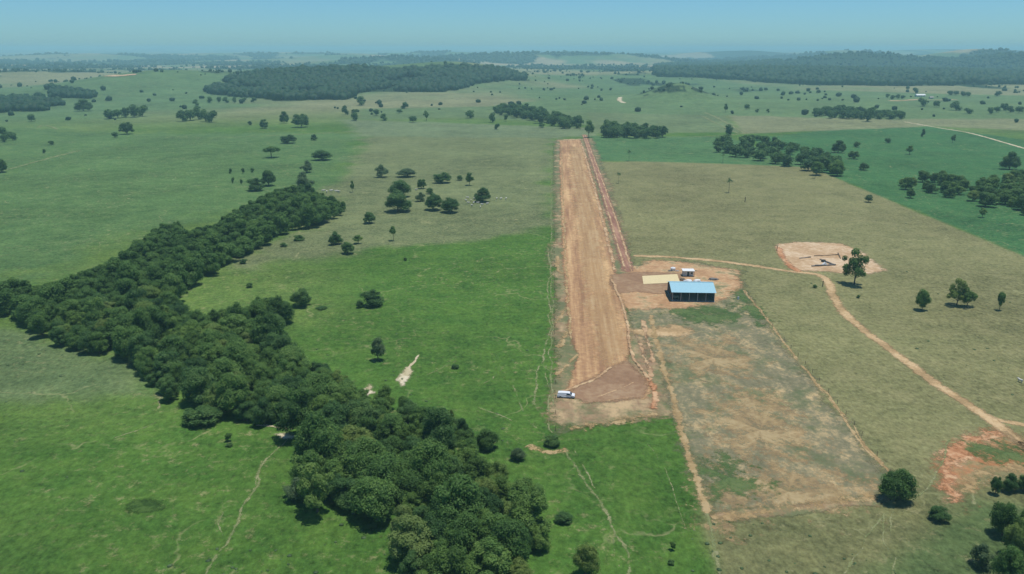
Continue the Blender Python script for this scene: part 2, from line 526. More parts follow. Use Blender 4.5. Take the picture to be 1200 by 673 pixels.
def strip(name, px, width, mat, z, label, ridge=0.0, wob=0.25, wander=0.3, gaps=0.0, seed=1, step=None, world=False, soft=None):
    """a track, trail or low earth bank that follows a line on the ground"""
    if not world:
        pts = gpoly(px)
    else:
        pts = np.array(px)
    step = step or max(0.6, width * 0.5)
    line = smooth_line(pts, step)
    line = np.array(line); n = len(line)
    d = np.empty_like(line); d[1:-1] = line[2:] - line[:-2]; d[0] = line[1] - line[0]; d[-1] = line[-1] - line[-2]
    nr = np.stack([-d[:, 1], d[:, 0]], 1) / (np.hypot(d[:, 0], d[:, 1])[:, None] + 1e-9)
    s_ = np.arange(n) * step
    one = np.ones(n)
    wl_ = width / 2 * (1 + wob * 4 * (fbm(s_ / (width * 2.5), one * 3.3, seed, 4) - .5))
    wr_ = width / 2 * (1 + wob * 4 * (fbm(s_ / (width * 2.5), one * 9.7, seed + 5, 4) - .5))
    off = (fbm(s_ / 9.0, one * 1.7, seed + 9, 4) - .5) * 3 * wander
    gap = vnoise(s_ / 5.0, one * 5.5, seed + 13) < gaps
    wl_[[0, -1]] *= .3; wr_[[0, -1]] *= .3
    if gaps > 0:
        fade = sstep(gaps - .02, gaps + .25, vnoise(s_ / 5.0, one * 5.5, seed + 13)); wl_ = wl_ * fade; wr_ = wr_ * fade
    c = line + nr * off[:, None]
    soft = soft or width * .3
    wl_ = np.maximum(.03, wl_); wr_ = np.maximum(.03, wr_)
    A = c + nr * (wl_ + 2 * soft)[:, None]; B = c - nr * (wr_ + 2 * soft)[:, None]
    rz = ridge * (.6 + .8 * vnoise(s_ / 2.0, one * 2.2, seed + 3)) * (np.maximum(wl_, .03) / (width / 2))
    far_ = np.hypot(c[:, 0], c[:, 1]).max() > 940
    H3 = [terrain(q[:, 0], q[:, 1]) if far_ else np.zeros(n) for q in (A, c, B)]
    V = np.stack([np.column_stack([A, H3[0] + z]), np.column_stack([c, H3[1] + z + rz]), np.column_stack([B, H3[2] + z])], 1).reshape(-1, 3)
    Fc = []
    for i in range(1, n):
        if gap[i] and gap[i - 1]: continue
        q, k = (i - 1) * 3, i * 3
        Fc += [(q, q + 1, k + 1, k), (q + 1, q + 2, k + 2, k + 1)]
    if not Fc: return None
    c0 = V.mean(0); c0[2] = 0
    me = np_mesh(name, V - c0, np.array(Fc), smooth=ridge > 0)
    ed = np.stack([np.full(n, -2.0), np.minimum(wl_, wr_) / soft, np.full(n, -2.0)], 1).ravel()
    me.attributes.new('edge', 'FLOAT', 'POINT').data.foreach_set('value', ed.astype(np.float32))
    # face up
    if me.polygons[0].normal.z < 0:
        me.flip_normals()
    o = link(name, me, None, mat)
    o.location = c0
    tag(o, label, None, None, 'structure')
    return o

TAN, LTAN, BRN, ORG = S(196, 160, 122), S(216, 184, 140), S(158, 124, 100), S(206, 138, 92)
M['runway'] = soil('runway_earth', S(162, 124, 94), S(194, 153, 113), S(226, 188, 138), 0.02, 0.5, (0.24, 0.010, 1), con=1.35)
M['margin'] = soil('margin_earth', S(160, 130, 102), S(178, 152, 118), S(208, 180, 138), 0.04, 0.4, (0.2, 0.05, 1), grass=S(112, 122, 84), gthr=0.47, con=1.3)
M['brown'] = soil('brown_earth', S(152, 120, 94), S(166, 133, 104), S(182, 152, 120), 0.05, 0.4, con=1.0)
M['yard'] = soil('yard_earth', S(186, 146, 108), S(208, 168, 126), S(228, 196, 154), 0.08, 0.5, grass=S(120, 126, 88), gthr=0.56, gscale=.08, con=1.3)
M['burnt'] = soil('burnt_stubble', S(112, 112, 86), S(144, 138, 108), S(216, 188, 140), 0.035, 0.7, (0.17, 0.09, 1), grass=S(110, 120, 84), gthr=0.53, gscale=0.05, con=1.0, srough=0.8)
M['track'] = soil('track_earth', S(176, 148, 108), S(202, 170, 126), S(222, 192, 148), 0.08, 0.8, con=1.4)
M['trail'] = soil('trail_earth', S(136, 150, 98), S(158, 166, 112), S(192, 188, 144), 0.1, 0.8, amax=.62, escale=.6, ejit=11)
M['orange'] = soil('orange_earth', S(180, 126, 88), S(204, 150, 110), S(222, 182, 142), 0.08, 0.6, con=1.4, ejit=8)
M['scrape'] = soil('scraped_earth', S(174, 148, 106), S(200, 170, 122), S(220, 192, 144), 0.1, 0.6, con=1.4, ejit=9, amax=.75)
M['runway_pale'] = soil('graded_streaks', S(196, 158, 116), S(218, 180, 132), S(236, 204, 156), 0.05, 0.5, (0.4, 0.012, 1), con=1.3, ejit=7, escale=.12, amax=.6)
M['straw'] = soil('straw_stubble', S(168, 144, 108), S(198, 170, 124), S(224, 198, 150), 0.1, 0.7, con=1.3, ejit=14, escale=.16, amax=.65)
M['greens'] = soil('green_regrowth', S(78, 108, 60), S(94, 122, 70), S(116, 138, 84), 0.1, 0.7, con=1.3, ejit=12, escale=.14, amax=.75)
M['gully'] = soil('gully_earth', S(184, 124, 84), S(204, 148, 106), S(214, 178, 136), 0.06, 0.4, grass=S(134, 132, 92), gthr=0.48, gscale=0.06, con=1.4, ejit=7)
M['plot'] = soil('cleared_earth', S(194, 160, 122), S(212, 180, 142), S(230, 204, 170), 0.05, 0.4, con=1.3)
M['spoil'] = soil('spoil_bank', S(178, 144, 110), S(202, 166, 128), S(222, 192, 150), 0.1, 0.6, con=1.4, ejit=6)
M['pale'] = soil('pale_sand', S(196, 182, 144), S(216, 202, 166), S(234, 222, 192), 0.1, 0.6, con=1.3)
M['track_red'] = soil('service_track_earth', S(150, 110, 92), S(170, 128, 108), S(192, 150, 124), 0.05, 0.5, (0.5, 0.03, 1), con=1.3)

sheet('airstrip_shoulder', [(651, 164), (694, 162), (716, 220), (742, 312), (800, 305), (868, 318), (872, 345), (735, 362), (762, 400),
      (786, 440), (806, 486), (735, 492), (690, 500), (655, 506), (640, 480), (652, 440), (648, 380), (652, 320), (646, 300), (652, 270), (649, 220)],
      M['margin'], 0.012, 'mixed bare earth and thin grass margin around the airstrip', 3.0, 1.6, 3.0, 3)
sheet('burnt_field', [(733, 362), (780, 350), (872, 343), (905, 388), (960, 455), (1006, 515), (1036, 556), (1030, 582), (930, 596), (836, 608), (815, 545), (775, 430)],
      M['burnt'], 0.024, 'grey burnt stubble field below the hangar', 3.0, 1.5, 3.5, 4)
sheet('hangar_yard', [(738, 318), (760, 305), (800, 308), (866, 318), (862, 340), (842, 356), (785, 362), (735, 362), (722, 345)],
      M['yard'], 0.036, 'orange tan earth yard around the hangar', 3.0, 1.2, 3.0, 5)
sheet('runway', [(656, 165), (680, 164), (690, 190), (704, 240), (716, 290), (722, 318), (728, 345), (733, 370), (738, 400), (737, 425), (752, 440), (762, 452),
      (758, 466), (735, 468), (700, 470), (676, 466), (664, 458), (672, 440), (676, 420), (668, 390), (662, 340), (660, 300), (658, 250), (656, 200)],
      M['runway'], 0.048, 'long straight tan earth airstrip scraped with grader streaks', 1.2, 1.2, 1.2, 6)
sheet('graded_strip', [(668, 172), (682, 172), (694, 230), (708, 300), (722, 370), (730, 412), (716, 430), (700, 420), (690, 370), (680, 300), (672, 230)], M['runway_pale'], 0.052, 'pale graded middle of the airstrip', 4.0, 1.4, 3.0, 71)
sheet('straw_patch', [(850, 470), (885, 462), (915, 480), (935, 520), (925, 545), (880, 548), (850, 520)], M['straw'], 0.028, 'straw coloured blotches in the middle of the burnt field', 6.0, 1.2, 6.0, 72)
sheet('straw_patch', [(838, 570), (900, 560), (990, 562), (1025, 575), (940, 592), (845, 602)], M['straw'], 0.030, 'straw coloured blotches along the foot of the burnt field', 5.0, 1.2, 5.0, 73)
sheet('straw_patch', [(800, 400), (850, 398), (870, 420), (850, 445), (815, 440)], M['straw'], 0.032, 'straw coloured blotches in the upper burnt field', 6.0, 1.2, 6.0, 74)
sheet('green_patch', [(830, 545), (850, 535), (880, 555), (885, 575), (850, 582), (835, 570)], M['greens'], 0.034, 'dark green regrowth in the lower burnt field', 4.0, 1.2, 4.0, 75)
sheet('green_patch', [(858, 340), (872, 340), (896, 372), (890, 382), (868, 362)], M['greens'], 0.040, 'green regrowth beyond the hangar corner', 3.0, 1.0, 3.0, 76)
sheet('green_patch', [(790, 362), (850, 358), (870, 372), (830, 380), (795, 376)], M['greens'], 0.042, 'green regrowth in front of the hangar', 3.5, 1.0, 3.5, 77)
sheet('turning_area', [(690, 446), (704, 438), (716, 430), (732, 424), (744, 432), (756, 444), (760, 456), (752, 466), (722, 470), (688, 472), (668, 466), (664, 460), (676, 452)],
      M['brown'], 0.060, 'smooth brown turning area at the near end of the airstrip', 1.4, 0.8, 1.0, 7)
sheet('hangar_apron', [(718, 322), (746, 319), (800, 320), (800, 334), (780, 345), (745, 342), (724, 345), (716, 334)],
      M['brown'], 0.060, 'brown earth apron linking the airstrip to the hangar', 1.4, 0.8, 1.0, 8)
strip('service_track', [(685, 158), (692, 180), (701, 205), (711, 235), (722, 270), (731, 300), (736, 319)], 5.2, M['track_red'], 0.064,
      'narrow reddish service track running beside the airstrip', wob=0.08, wander=0.2, seed=2)
for k, (du, w) in enumerate(((-3.5, 0.9), (4.2, 1.0))):
    strip('spoil_bank', [(684 + du * .3, 158), (692 + du * .45, 180), (701 + du * .6, 205), (711 + du * .7, 235), (722 + du * .9, 270), (731 + du, 300), (736 + du, 318)], w, M['spoil'], 0.07,
          ['thin pale earth bank along the near edge of the service track', 'thin pale earth bank along the outer edge of the service track'][k], ridge=0.3, wob=0.5, wander=0.4, gaps=0.12, seed=11 + k)
# graded banks along the strip
strip('spoil_bank', [(658, 170), (659, 210), (661, 260), (663, 310), (666, 360), (670, 400)], 1.0, M['scrape'], 0.06, 'low earth bank along the fence side of the airstrip', ridge=0.35, wob=0.5, wander=0.9, gaps=0.25, seed=21)
strip('spoil_bank', [(681, 168), (692, 205), (704, 250), (714, 290), (720, 318)], 1.5, M['spoil'], 0.06, 'low earth bank between airstrip and service track', ridge=0.3, wob=0.5, wander=0.7, gaps=0.15, seed=22)
strip('spoil_bank', [(715, 327), (721, 338), (728, 352), (734, 375), (738, 402), (743, 422), (752, 434), (762, 447)], 1.0, M['spoil'], 0.07, 'pale earth bank along the hangar side of the airstrip', ridge=0.45, wob=0.5, wander=0.4, seed=23)
strip('spoil_bank', [(758, 440), (765, 452), (767, 466), (764, 480)], 1.6, M['orange'], 0.07, 'bright orange earth bank curving round the turning area', ridge=0.25, soft=.9, wob=0.35, wander=0.4, seed=24)
strip('spoil_bank', [(772, 484), (745, 490), (720, 496), (690, 500), (668, 504)], 2.2, M['scrape'], 0.07, 'tan earth bank below the turning area', ridge=0.2, soft=1.6, wob=0.6, wander=0.9, gaps=0.15, seed=25)
strip('spoil_bank', [(716, 430), (706, 438), (694, 446), (680, 452), (664, 458), (655, 462)], 1.1, M['spoil'], 0.075, 'pale bank sweeping round the inner edge of the turning area', ridge=0.2, wob=0.5, wander=0.4, seed=26)
strip('spoil_bank', [(746, 466), (730, 468), (705, 471), (680, 472)], 0.9, M['spoil'], 0.075, 'thin pale bank along the bottom edge of the turning area', ridge=0.15, wob=0.6, wander=0.5, gaps=0.2, seed=27)
strip('wheel_track', [(742, 448), (728, 455), (712, 461), (698, 466)], 0.5, M['spoil'], 0.072, 'pale curved wheel mark across the turning area', wob=0.5, seed=28)
for k, px in enumerate(([(650, 380), (656, 372), (664, 360)], [(664, 388), (662, 398), (655, 408)], [(676, 415), (664, 430), (652, 440)], [(655, 300), (652, 312), (660, 322)])):
    strip('soil_scrape', px, 1.8, M['scrape'], 0.05, ['short earth scrape at the fence side of the strip', 'pale earth scrape above the car', 'long earth scrape running towards the car', 'earth scrape near the green field corner'][k], ridge=0.15, wob=0.8, wander=0.8, seed=41 + k)

# roads and cleared places on the right
strip('dirt_road', [(742, 300), (780, 301), (830, 305), (880, 311), (925, 318), (958, 322), (970, 331), (976, 348), (988, 366), (1010, 385), (1050, 415), (1090, 445), (1135, 475), (1172, 500), (1210, 530), (1240, 556)],
      3.4, M['track'], 0.05, 'pale dirt road winding from the airstrip across the dry pasture', wob=0.22, wander=0.4, seed=51)
strip('dirt_road', [(1150, 485), (1175, 494), (1215, 500), (1260, 505)], 2.6, M['track'], 0.046, 'branch of the dirt road leaving at the edge of the red gully', wob=0.3, wander=0.3, seed=52)
strip('dirt_road', [(913, 290), (916, 300), (925, 311), (936, 319)], 3.0, M['orange'], 0.052, 'short orange spur from the road up to the cleared plot', wob=0.3, wander=0.3, seed=53)
sheet('cleared_plot', [(908, 286), (930, 284), (986, 285), (1006, 294), (1040, 318), (1010, 322), (975, 319), (935, 317), (918, 304)], M['plot'], 0.03, 'bare tan earth plot cleared for a building', 2.0, 1.2, 2.0, 9)
sheet('eroded_gully', [(1102, 540), (1118, 522), (1140, 510), (1170, 506), (1215, 512), (1240, 540), (1240, 560), (1190, 558), (1160, 562), (1140, 570), (1118, 588), (1112, 578), (1098, 570)],
      M['gully'], 0.03, 'eroded orange red earth beside the dirt road', 3.2, 0.8, 3.5, 10)
sheet('gully_rim', [(1098, 572), (1104, 546), (1114, 526), (1138, 511), (1172, 505), (1176, 511), (1148, 519), (1130, 532), (1120, 550), (1120, 586)], M['orange'], 0.042, 'orange rim of the eroded gully', 2.4, 0.7, 2.5, 61)
sheet('gully_rim', [(1126, 572), (1132, 560), (1150, 551), (1180, 546), (1215, 546), (1215, 552), (1180, 553), (1150, 560), (1138, 572)], M['scrape'], 0.046, 'pale inner rim of the eroded gully', 1.8, 0.7, 2.0, 62)
sheet('green_patch', [(1140, 528), (1165, 518), (1205, 520), (1225, 535), (1190, 542), (1150, 540)], M['greens'], 0.05, 'grassy middle of the eroded gully', 3.0, .8, 2.5, 78)
strip('footpath', [(1143, 592), (1141, 580), (1144, 570), (1152, 563)], 0.8, M['trail'], 0.044, 'short pale path below the gully', wob=0.5, seed=63)
strip('dirt_road', [(763, 368), (768, 395), (778, 430), (790, 470), (803, 520), (816, 560), (828, 602)], 1.8, M['scrape'], 0.05, 'straight tan track along the edge of the burnt field', wob=0.4, wander=0.5, gaps=0.05, seed=54)
strip('dirt_road', [(828, 600), (835, 630), (842, 660), (850, 700)], 0.8, M['trail'], 0.046, 'thin track continuing along the green field edge', wob=0.6, wander=0.5, gaps=0.1, seed=55)
sheet('earth_crossing', [(738, 386), (765, 385), (790, 381), (814, 388), (800, 394), (772, 396), (742, 393)], M['track'], 0.046, 'tan earth crossing between airstrip and burnt field', 2.5, 0.8, 2.5, 56)
strip('dirt_road', [(832, 606), (880, 602), (940, 596), (990, 592), (1034, 586)], 3.0, M['margin'], 0.05, 'worn track along the bottom edge of the burnt field', wob=0.6, wander=1.0, seed=57)
strip('dirt_road', [(832, 604), (880, 600), (940, 593), (990, 589), (1030, 584)], 1.6, M['scrape'], 0.056, 'pale rut along the bottom edge of the burnt field', wob=0.7, wander=1.6, gaps=0.3, seed=58, soft=1.6)
strip('footpath', [(872, 340), (890, 364), (915, 396), (950, 440), (985, 485), (1015, 525), (1040, 553)], 0.9, M['scrape'], 0.05, 'pale path along the fence right of the burnt field', wob=0.5, wander=0.8, gaps=0.15, seed=64)
strip('footpath', [(960, 450), (985, 482), (1015, 522), (1042, 552)], 0.8, M['scrape'], 0.054, 'second rut beside the path right of the burnt field', wob=0.5, wander=0.8, gaps=0.3, seed=65)
for k, px in enumerate(([(752, 375), (760, 400), (766, 425)], [(745, 392), (752, 410), (760, 430), (764, 442)])):
    strip('wheel_track', px, 1.6, M['spoil'], 0.052, ['pale ruts between airstrip and burnt field', 'outer ruts between airstrip and burnt field'][k], wob=0.6, wander=0.5, gaps=0.15, seed=66 + k)
# cattle trails
TRAILS = [
    ([(646, 167), (646, 220), (646, 280), (645, 320), (648, 360), (645, 400), (647, 440), (646, 475)], .6, 'pale cattle trail following the airstrip fence'),
    ([(641, 290), (645, 315), (642, 340), (644, 380), (640, 410), (632, 432), (626, 450), (625, 475)], .8, 'wandering cattle trail left of the airstrip fence'),
    ([(640, 428), (642, 450), (644, 478), (646, 505)], .6, 'short cattle trail beside the car'),
    ([(653, 463), (640, 468), (622, 472)], .9, 'trail leading from the car into the green field'),
    ([(622, 472), (632, 485), (640, 498), (645, 508)], .6, 'cattle trail dropping to the lone shrub'),
    ([(600, 452), (608, 474), (618, 490), (630, 502), (643, 510)], .6, 'curving cattle trail above the lone shrub'),
    ([(560, 478), (580, 486), (598, 494)], .6, 'broken cattle trail near the forest edge'),
    ([(618, 522), (632, 528), (650, 530), (664, 526)], 1.6, 'worn earth below the lone shrub'),
    ([(662, 526), (672, 545), (690, 570), (706, 590), (716, 612), (722, 630), (734, 650), (738, 690)], .9, 'long cattle trail below the lone shrub'),
    ([(672, 528), (690, 556), (704, 580)], .5, 'faint trail beside the long cattle trail'),
    ([(718, 622), (717, 640), (726, 665)], .5, 'fork of the long cattle trail'),
    ([(760, 520), (775, 545), (790, 580), (800, 620)], .4, 'faint trail across the lower green field'),
    ([(345, 508), (320, 530), (308, 545), (300, 565), (288, 590), (270, 630), (255, 652), (232, 690)], .8, 'cattle trail from the forest gap down the left field'),
    ([(308, 540), (302, 555), (296, 575)], .6, 'side loop of the left cattle trail'),
    ([(262, 600), (256, 618), (262, 632)], .5, 'short trail beside the dark weeds'),
    ([(135, 515), (160, 505), (182, 495)], .7, 'faint diagonal trail in the left field'),
    ([(182, 462), (184, 470), (184, 480)], .9, 'pale trail at the forest corner'),
    ([(300, 498), (325, 500), (345, 502)], 1.3, 'pale trail entering the forest gap'),
    ([(466, 446), (480, 432), (492, 415)], 1.2, 'pale cattle trail climbing from the forest into the field'),
    ([(500, 440), (520, 430), (540, 420)], .4, 'faint trail in the middle green field'),
    ([(590, 430), (575, 445), (560, 452)], .4, 'second faint trail in the middle green field'),
    ([(1050, 600), (1046, 625), (1050, 655), (1046, 690)], .5, 'thin trail below the lone round tree'),
    ([(1040, 602), (1020, 625), (1000, 655), (980, 690)], .6, 'slanting trail below the lone round tree'),
    ([(1036, 602), (1032, 630), (1040, 645)], .4, 'short trail below the lone round tree'),
    ([(1060, 590), (1080, 575), (1098, 550), (1112, 515)], .6, 'trail from the lone round tree up past the gully'),
]
for k, (px, w, lab) in enumerate(TRAILS):
    strip('cattle_trail', px, w * .72, M['trail' if k not in (7, 17, 18) else ('scrape' if k == 7 else 'pale')], 0.045 + 0.0012 * k, lab, wob=0.5, wander=0.9, gaps=0.08 if k in (0, 1) else 0.16 if k in (8, 12) else 0.3, seed=100 + k, step=.7, soft=1.0 if k == 7 else None)
for k, (u, v, w, h, lab) in enumerate(((334, 511, 22, 9, 'bare white sand at the forest gap'), (475, 441, 12, 26, 'pale sandy scar on the slope above the forest'), (432, 458, 12, 14, 'pale sand bank inside the forest edge'), (190, 465, 20, 8, 'bare sandy spot at the forest corner'), (726, 180, 0, 0, ''))):
    if not lab: continue
    rng = np.random.RandomState(500 + k)
    ang = 0.9 if k == 1 else 0.0
    P = []
    for t in np.linspace(0, 6.28, 10)[:-1]:
        a, b = math.cos(t) * w / 2 * (.5 + .7 * rng.rand()), math.sin(t) * h / 2 * (.5 + .7 * rng.rand())
        P.append((u + a + b * -.4 * (ang > 0), v + b))
    sheet('sand_patch', P, M['pale' if k < 3 else 'trail'], 0.08 + .004 * k, lab, 1.0, 0.5, 1.0, 90 + k)

M['weeds'] = soil('dark_weeds', S(54, 80, 36), S(66, 94, 42), S(84, 112, 54), 0.2, 0.8, con=1.3, ejit=7)
sheet('weed_patch', [(148, 597), (156, 589), (170, 586), (184, 589), (188, 594), (176, 599), (160, 601)], M['weeds'], 0.09, 'flat patch of dark weeds in the left field', 1.2, 0.5, 1.0, 95)
# distant roads, draped on the relief
strip('dirt_road', [(1060, 143), (1100, 150), (1140, 157), (1200, 174), (1260, 190)], 3.6, M['pale'], 0.15, 'pale road crossing the far green field', wob=0.3, seed=201, step=6)
strip('dirt_road', [(826, 132), (840, 138), (856, 147), (874, 157)], 4.0, M['trail'], 0.15, 'far straight track running down to the cross road', wob=0.3, seed=202, step=6)
strip('dirt_road', [(822, 136), (834, 142), (850, 150), (866, 157)], 2.5, M['trail'], 0.15, 'thin parallel track beside the far straight track', wob=0.3, seed=206, step=6)
strip('dirt_road', [(700, 159), (760, 161), (830, 160), (874, 157), (920, 155), (985, 149), (1060, 146)], 3.4, M['trail'], 0.16, 'far cross road along the field edge behind the airstrip', wob=0.4, seed=203, step=6)
strip('dirt_road', [(200, 162), (300, 160), (400, 155), (420, 154)], 3.0, M['trail'], 0.15, 'far trail across the left pasture', wob=0.5, wander=2, gaps=0.3, seed=204, step=6)
strip('dirt_road', [(-20, 206), (20, 196), (60, 185), (95, 176)], 3.0, M['trail'], 0.1, 'faint fence line trail in the far left pasture', wob=0.5, wander=1, gaps=0.1, seed=205, step=5)
strip('dirt_road', [(44, 150), (50, 147), (58, 148), (68, 152)], 3.0, M['trail'], 0.15, 'short pale track curve on the far left', wob=0.4, seed=207, step=5)
strip('dirt_road', [(727, 114), (726, 118), (732, 121)], 8.0, M['pale'], 0.2, 'pale track bend beneath the far knoll', wob=0.3, seed=208, step=6)

# ------------------------------------------------------------------ buildings and made things
M['roof_blue'] = plain('painted_roof_sheet', S(178, 224, 238), 0.45, 0.0, 0.05, 0.8, 0.5)
M['white'] = plain('white_paint', (0.72, 0.73, 0.72), 0.6, 0.0, 0.08, 2.0)
M['offwhite'] = plain('limewash', (0.55, 0.54, 0.50), 0.8, 0.0, 0.15, 1.2)
M['steel'] = plain('grey_steel', (0.32, 0.33, 0.33), 0.5, 0.3, 0.15, 3)
M['dark_shade'] = plain('dark_parts_and_shade', (0.035, 0.037, 0.04), 0.8, 0.0, 0.3, 1.0)  # near-black tone; on the hangar walls it stands for shade
M['slab'] = plain('concrete', (0.30, 0.28, 0.25), 0.9, 0.0, 0.2, 0.8)
M['pad'] = plain('pad_concrete', S(238, 219, 170), 0.9, 0.0, 0.12, 0.6)
M['wood'] = plain('weathered_wood', (0.20, 0.15, 0.10), 0.9, 0.0, 0.3, 5)
M['glass'] = plain('dark_glass', (0.02, 0.025, 0.03), 0.1, 0.0, 0.1, 1, 0.6)
M['rubber'] = plain('tyre_rubber', (0.02, 0.02, 0.02), 0.85, 0.0, 0.2, 4)
M['car_white'] = plain('car_paint', (0.75, 0.76, 0.77), 0.3, 0.0, 0.03, 1, 0.5)
M['tarp'] = plain('white_sacking', (0.70, 0.71, 0.70), 0.8, 0.0, 0.12, 3)
M['block'] = plain('grey_block', (0.16, 0.15, 0.14), 0.9, 0.0, 0.25, 2)
M['lamp'] = plain('lamp_glass', (0.6, 0.6, 0.55), 0.2, 0.0, 0.05, 1, 0.6)
M['dull_green'] = plain('pale_green_paint', (0.28, 0.36, 0.30), 0.6, 0.0, 0.2, 2)
M['hide'] = plain('cow_hide', (0.62, 0.59, 0.53), 0.85, 0.0, 0.12, 2)

def hangar():
    fl, fr = G(787.5, 354.5), G(837, 353)
    t = empty('hangar', ((fl.x + fr.x) / 2, (fl.y + fr.y) / 2, 0.036), -RUN_DIR)
    tag(t, 'open fronted hangar with pale blue sheet roof and dark interior', 'hangar')
    W = (fr - fl).length - 0.6; hw = W / 2; D = 15.0; H = 3.75; RISE = 2.1; OV = 0.5
    box_part('floor_slab', t, M['slab'], (-hw - .2, hw + .2, -.3, D + .3, 0, .15))
    back = box_part('back_wall', t, M['dark_shade'], (-hw, hw, D - .12, D, .15, H))  # shade of the open interior put into the wall colour
    for k, x in enumerate((-hw, hw - .12)):
        bm = bmesh.new()
        prof = [(0.6, .15), (D - .12, .15), (D - .12, H - .05), (D / 2, H + RISE - .12), (0.6, H + .1)]
        a = [bm.verts.new((x, y, z)) for y, z in prof]; b = [bm.verts.new((x + .12, y, z)) for y, z in prof]
        bm.faces.new(a); bm.faces.new(b)
        for i in range(len(prof)): bm.faces.new((a[i], a[(i + 1) % 5], b[(i + 1) % 5], b[i]))
        link('side_wall', bm_mesh('side_wall', bm), t, M['steel' if k else 'dark_shade'])  # left wall darker than the right: its shade is painted in
    nb = 5
    for i in range(nb + 1):
        x = -hw + .12 + i * (W - .24) / nb
        box_part('column', t, M['steel'], (x - .11, x + .11, .02, .24, .15, H - .02))
        bm = bmesh.new()
        for y0, y1, z0, z1 in ((.25, D / 2, H - .2, H + RISE - .2), (D / 2, D - .13, H + RISE - .2, H - .2)):
            vv = [bm.verts.new((x + dx, y, z + dz)) for dx in (-.06, .06) for (y, z) in ((y0, z0), (y1, z1)) for dz in (0, .16)]
            for f in ((0, 1, 3, 2), (4, 5, 7, 6), (0, 1, 5, 4), (2, 3, 7, 6), (0, 2, 6, 4), (1, 3, 7, 5)):
                bm.faces.new([vv[q] for q in f])
        add_box(bm, x - .05, x + .05, .25, D - .13, H - .32, H - .21)
        link('rafter', bm_mesh('rafter', bm), t, M['steel'])
    box_part('eave_beam', t, M['steel'], (-hw, hw, .05, .2, H - .02, H + .12))
    ns = 9
    wS = (W + 2 * OV) / ns
    slope_len = math.hypot(D / 2 + OV, RISE)
    bm = bmesh.new()
    cor = 8
    th = .03
    rows = []
    for j in range(cor * 2 + 1):
        rows.append((j * (wS - .01) / (cor * 2), .035 if j % 2 else 0.0))
    lo = [[bm.verts.new((x, s_ * slope_len, z)) for x, z in rows] for s_ in (0, 1)]
    up = [[bm.verts.new((x, s_ * slope_len, z + th)) for x, z in rows] for s_ in (0, 1)]
    for q in (lo, up):
        for j in range(len(rows) - 1): bm.faces.new((q[0][j], q[0][j + 1], q[1][j + 1], q[1][j]))
    for s_ in (0, 1):
        for j in range(len(rows) - 1): bm.faces.new((lo[s_][j], lo[s_][j + 1], up[s_][j + 1], up[s_][j]))
    me = bm_mesh('roof_sheet', bm); me.materials.append(M['roof_blue'])
    roof = box_part('roof', t, M['roof_blue'], (-hw - OV, hw + OV, D / 2 - .3, D / 2 + .3, H + RISE + .14, H + RISE + .20))
    pitch = math.atan2(RISE, D / 2 + OV)
    for side in (0, 1):
        for i in range(ns):
            o = link('roof_sheet', me, roof)
            if side == 0:
                o.location = (-hw - OV + i * wS, -OV, H + .13 - .02)
                o.rotation_euler = (pitch, 0, 0)
            else:
                o.location = (hw + OV - i * wS, D + OV, H + .13 - .02)
                o.rotation_euler = (pitch, 0, math.pi)
    return t, hw
_hangar, _hw = hangar()

def trailer():
    """the low pale green farm trailer under the leftmost bay"""
    p = G(792, 352.2)
    t = empty('farm_trailer', (p.x, p.y + 2.2, 0.19), -RUN_DIR)
    tag(t, 'low pale green farm trailer parked under the leftmost hangar bay', 'trailer')
    box_part('load_bed', t, M['dull_green'], (-1.5, 1.5, -.9, .9, .55, .68))
    for x0, x1, y0, y1 in ((-1.5, 1.5, -.9, -.84), (-1.5, 1.5, .84, .9), (-1.5, -1.44, -.83, .83), (1.44, 1.5, -.83, .83)):
        box_part('side_board', t, M['dull_green'], (x0, x1, y0, y1, .683, 1.05))
    for sx in (-.9, .9):
        for sy in (-1.05, 1.05):
            o = link('wheel', cyl_mesh('wheel', .36, .2, 'y'), t, M['rubber']); o.location = (sx, sy, .36)
    box_part('drawbar', t, M['steel'], (1.52, 2.6, -.06, .06, .5, .6))

def cyl_mesh(name, r, w, axis='z', seg=16):
    bm = bmesh.new()
    bmesh.ops.create_cone(bm, cap_ends=True, segments=seg, radius1=r, radius2=r, depth=w)
    if axis == 'y': bmesh.ops.rotate(bm, cent=(0, 0, 0), matrix=Matrix.Rotation(math.pi / 2, 3, 'X'), verts=bm.verts)
    es = [e for e in bm.edges if len(e.link_faces) == 2 and any(len(f.verts) > 4 for f in e.link_faces)]
    bmesh.ops.bevel(bm, geom=es, offset=min(r, w) * .15, segments=2, affect='EDGES')
    return bm_mesh(name, bm)
trailer()

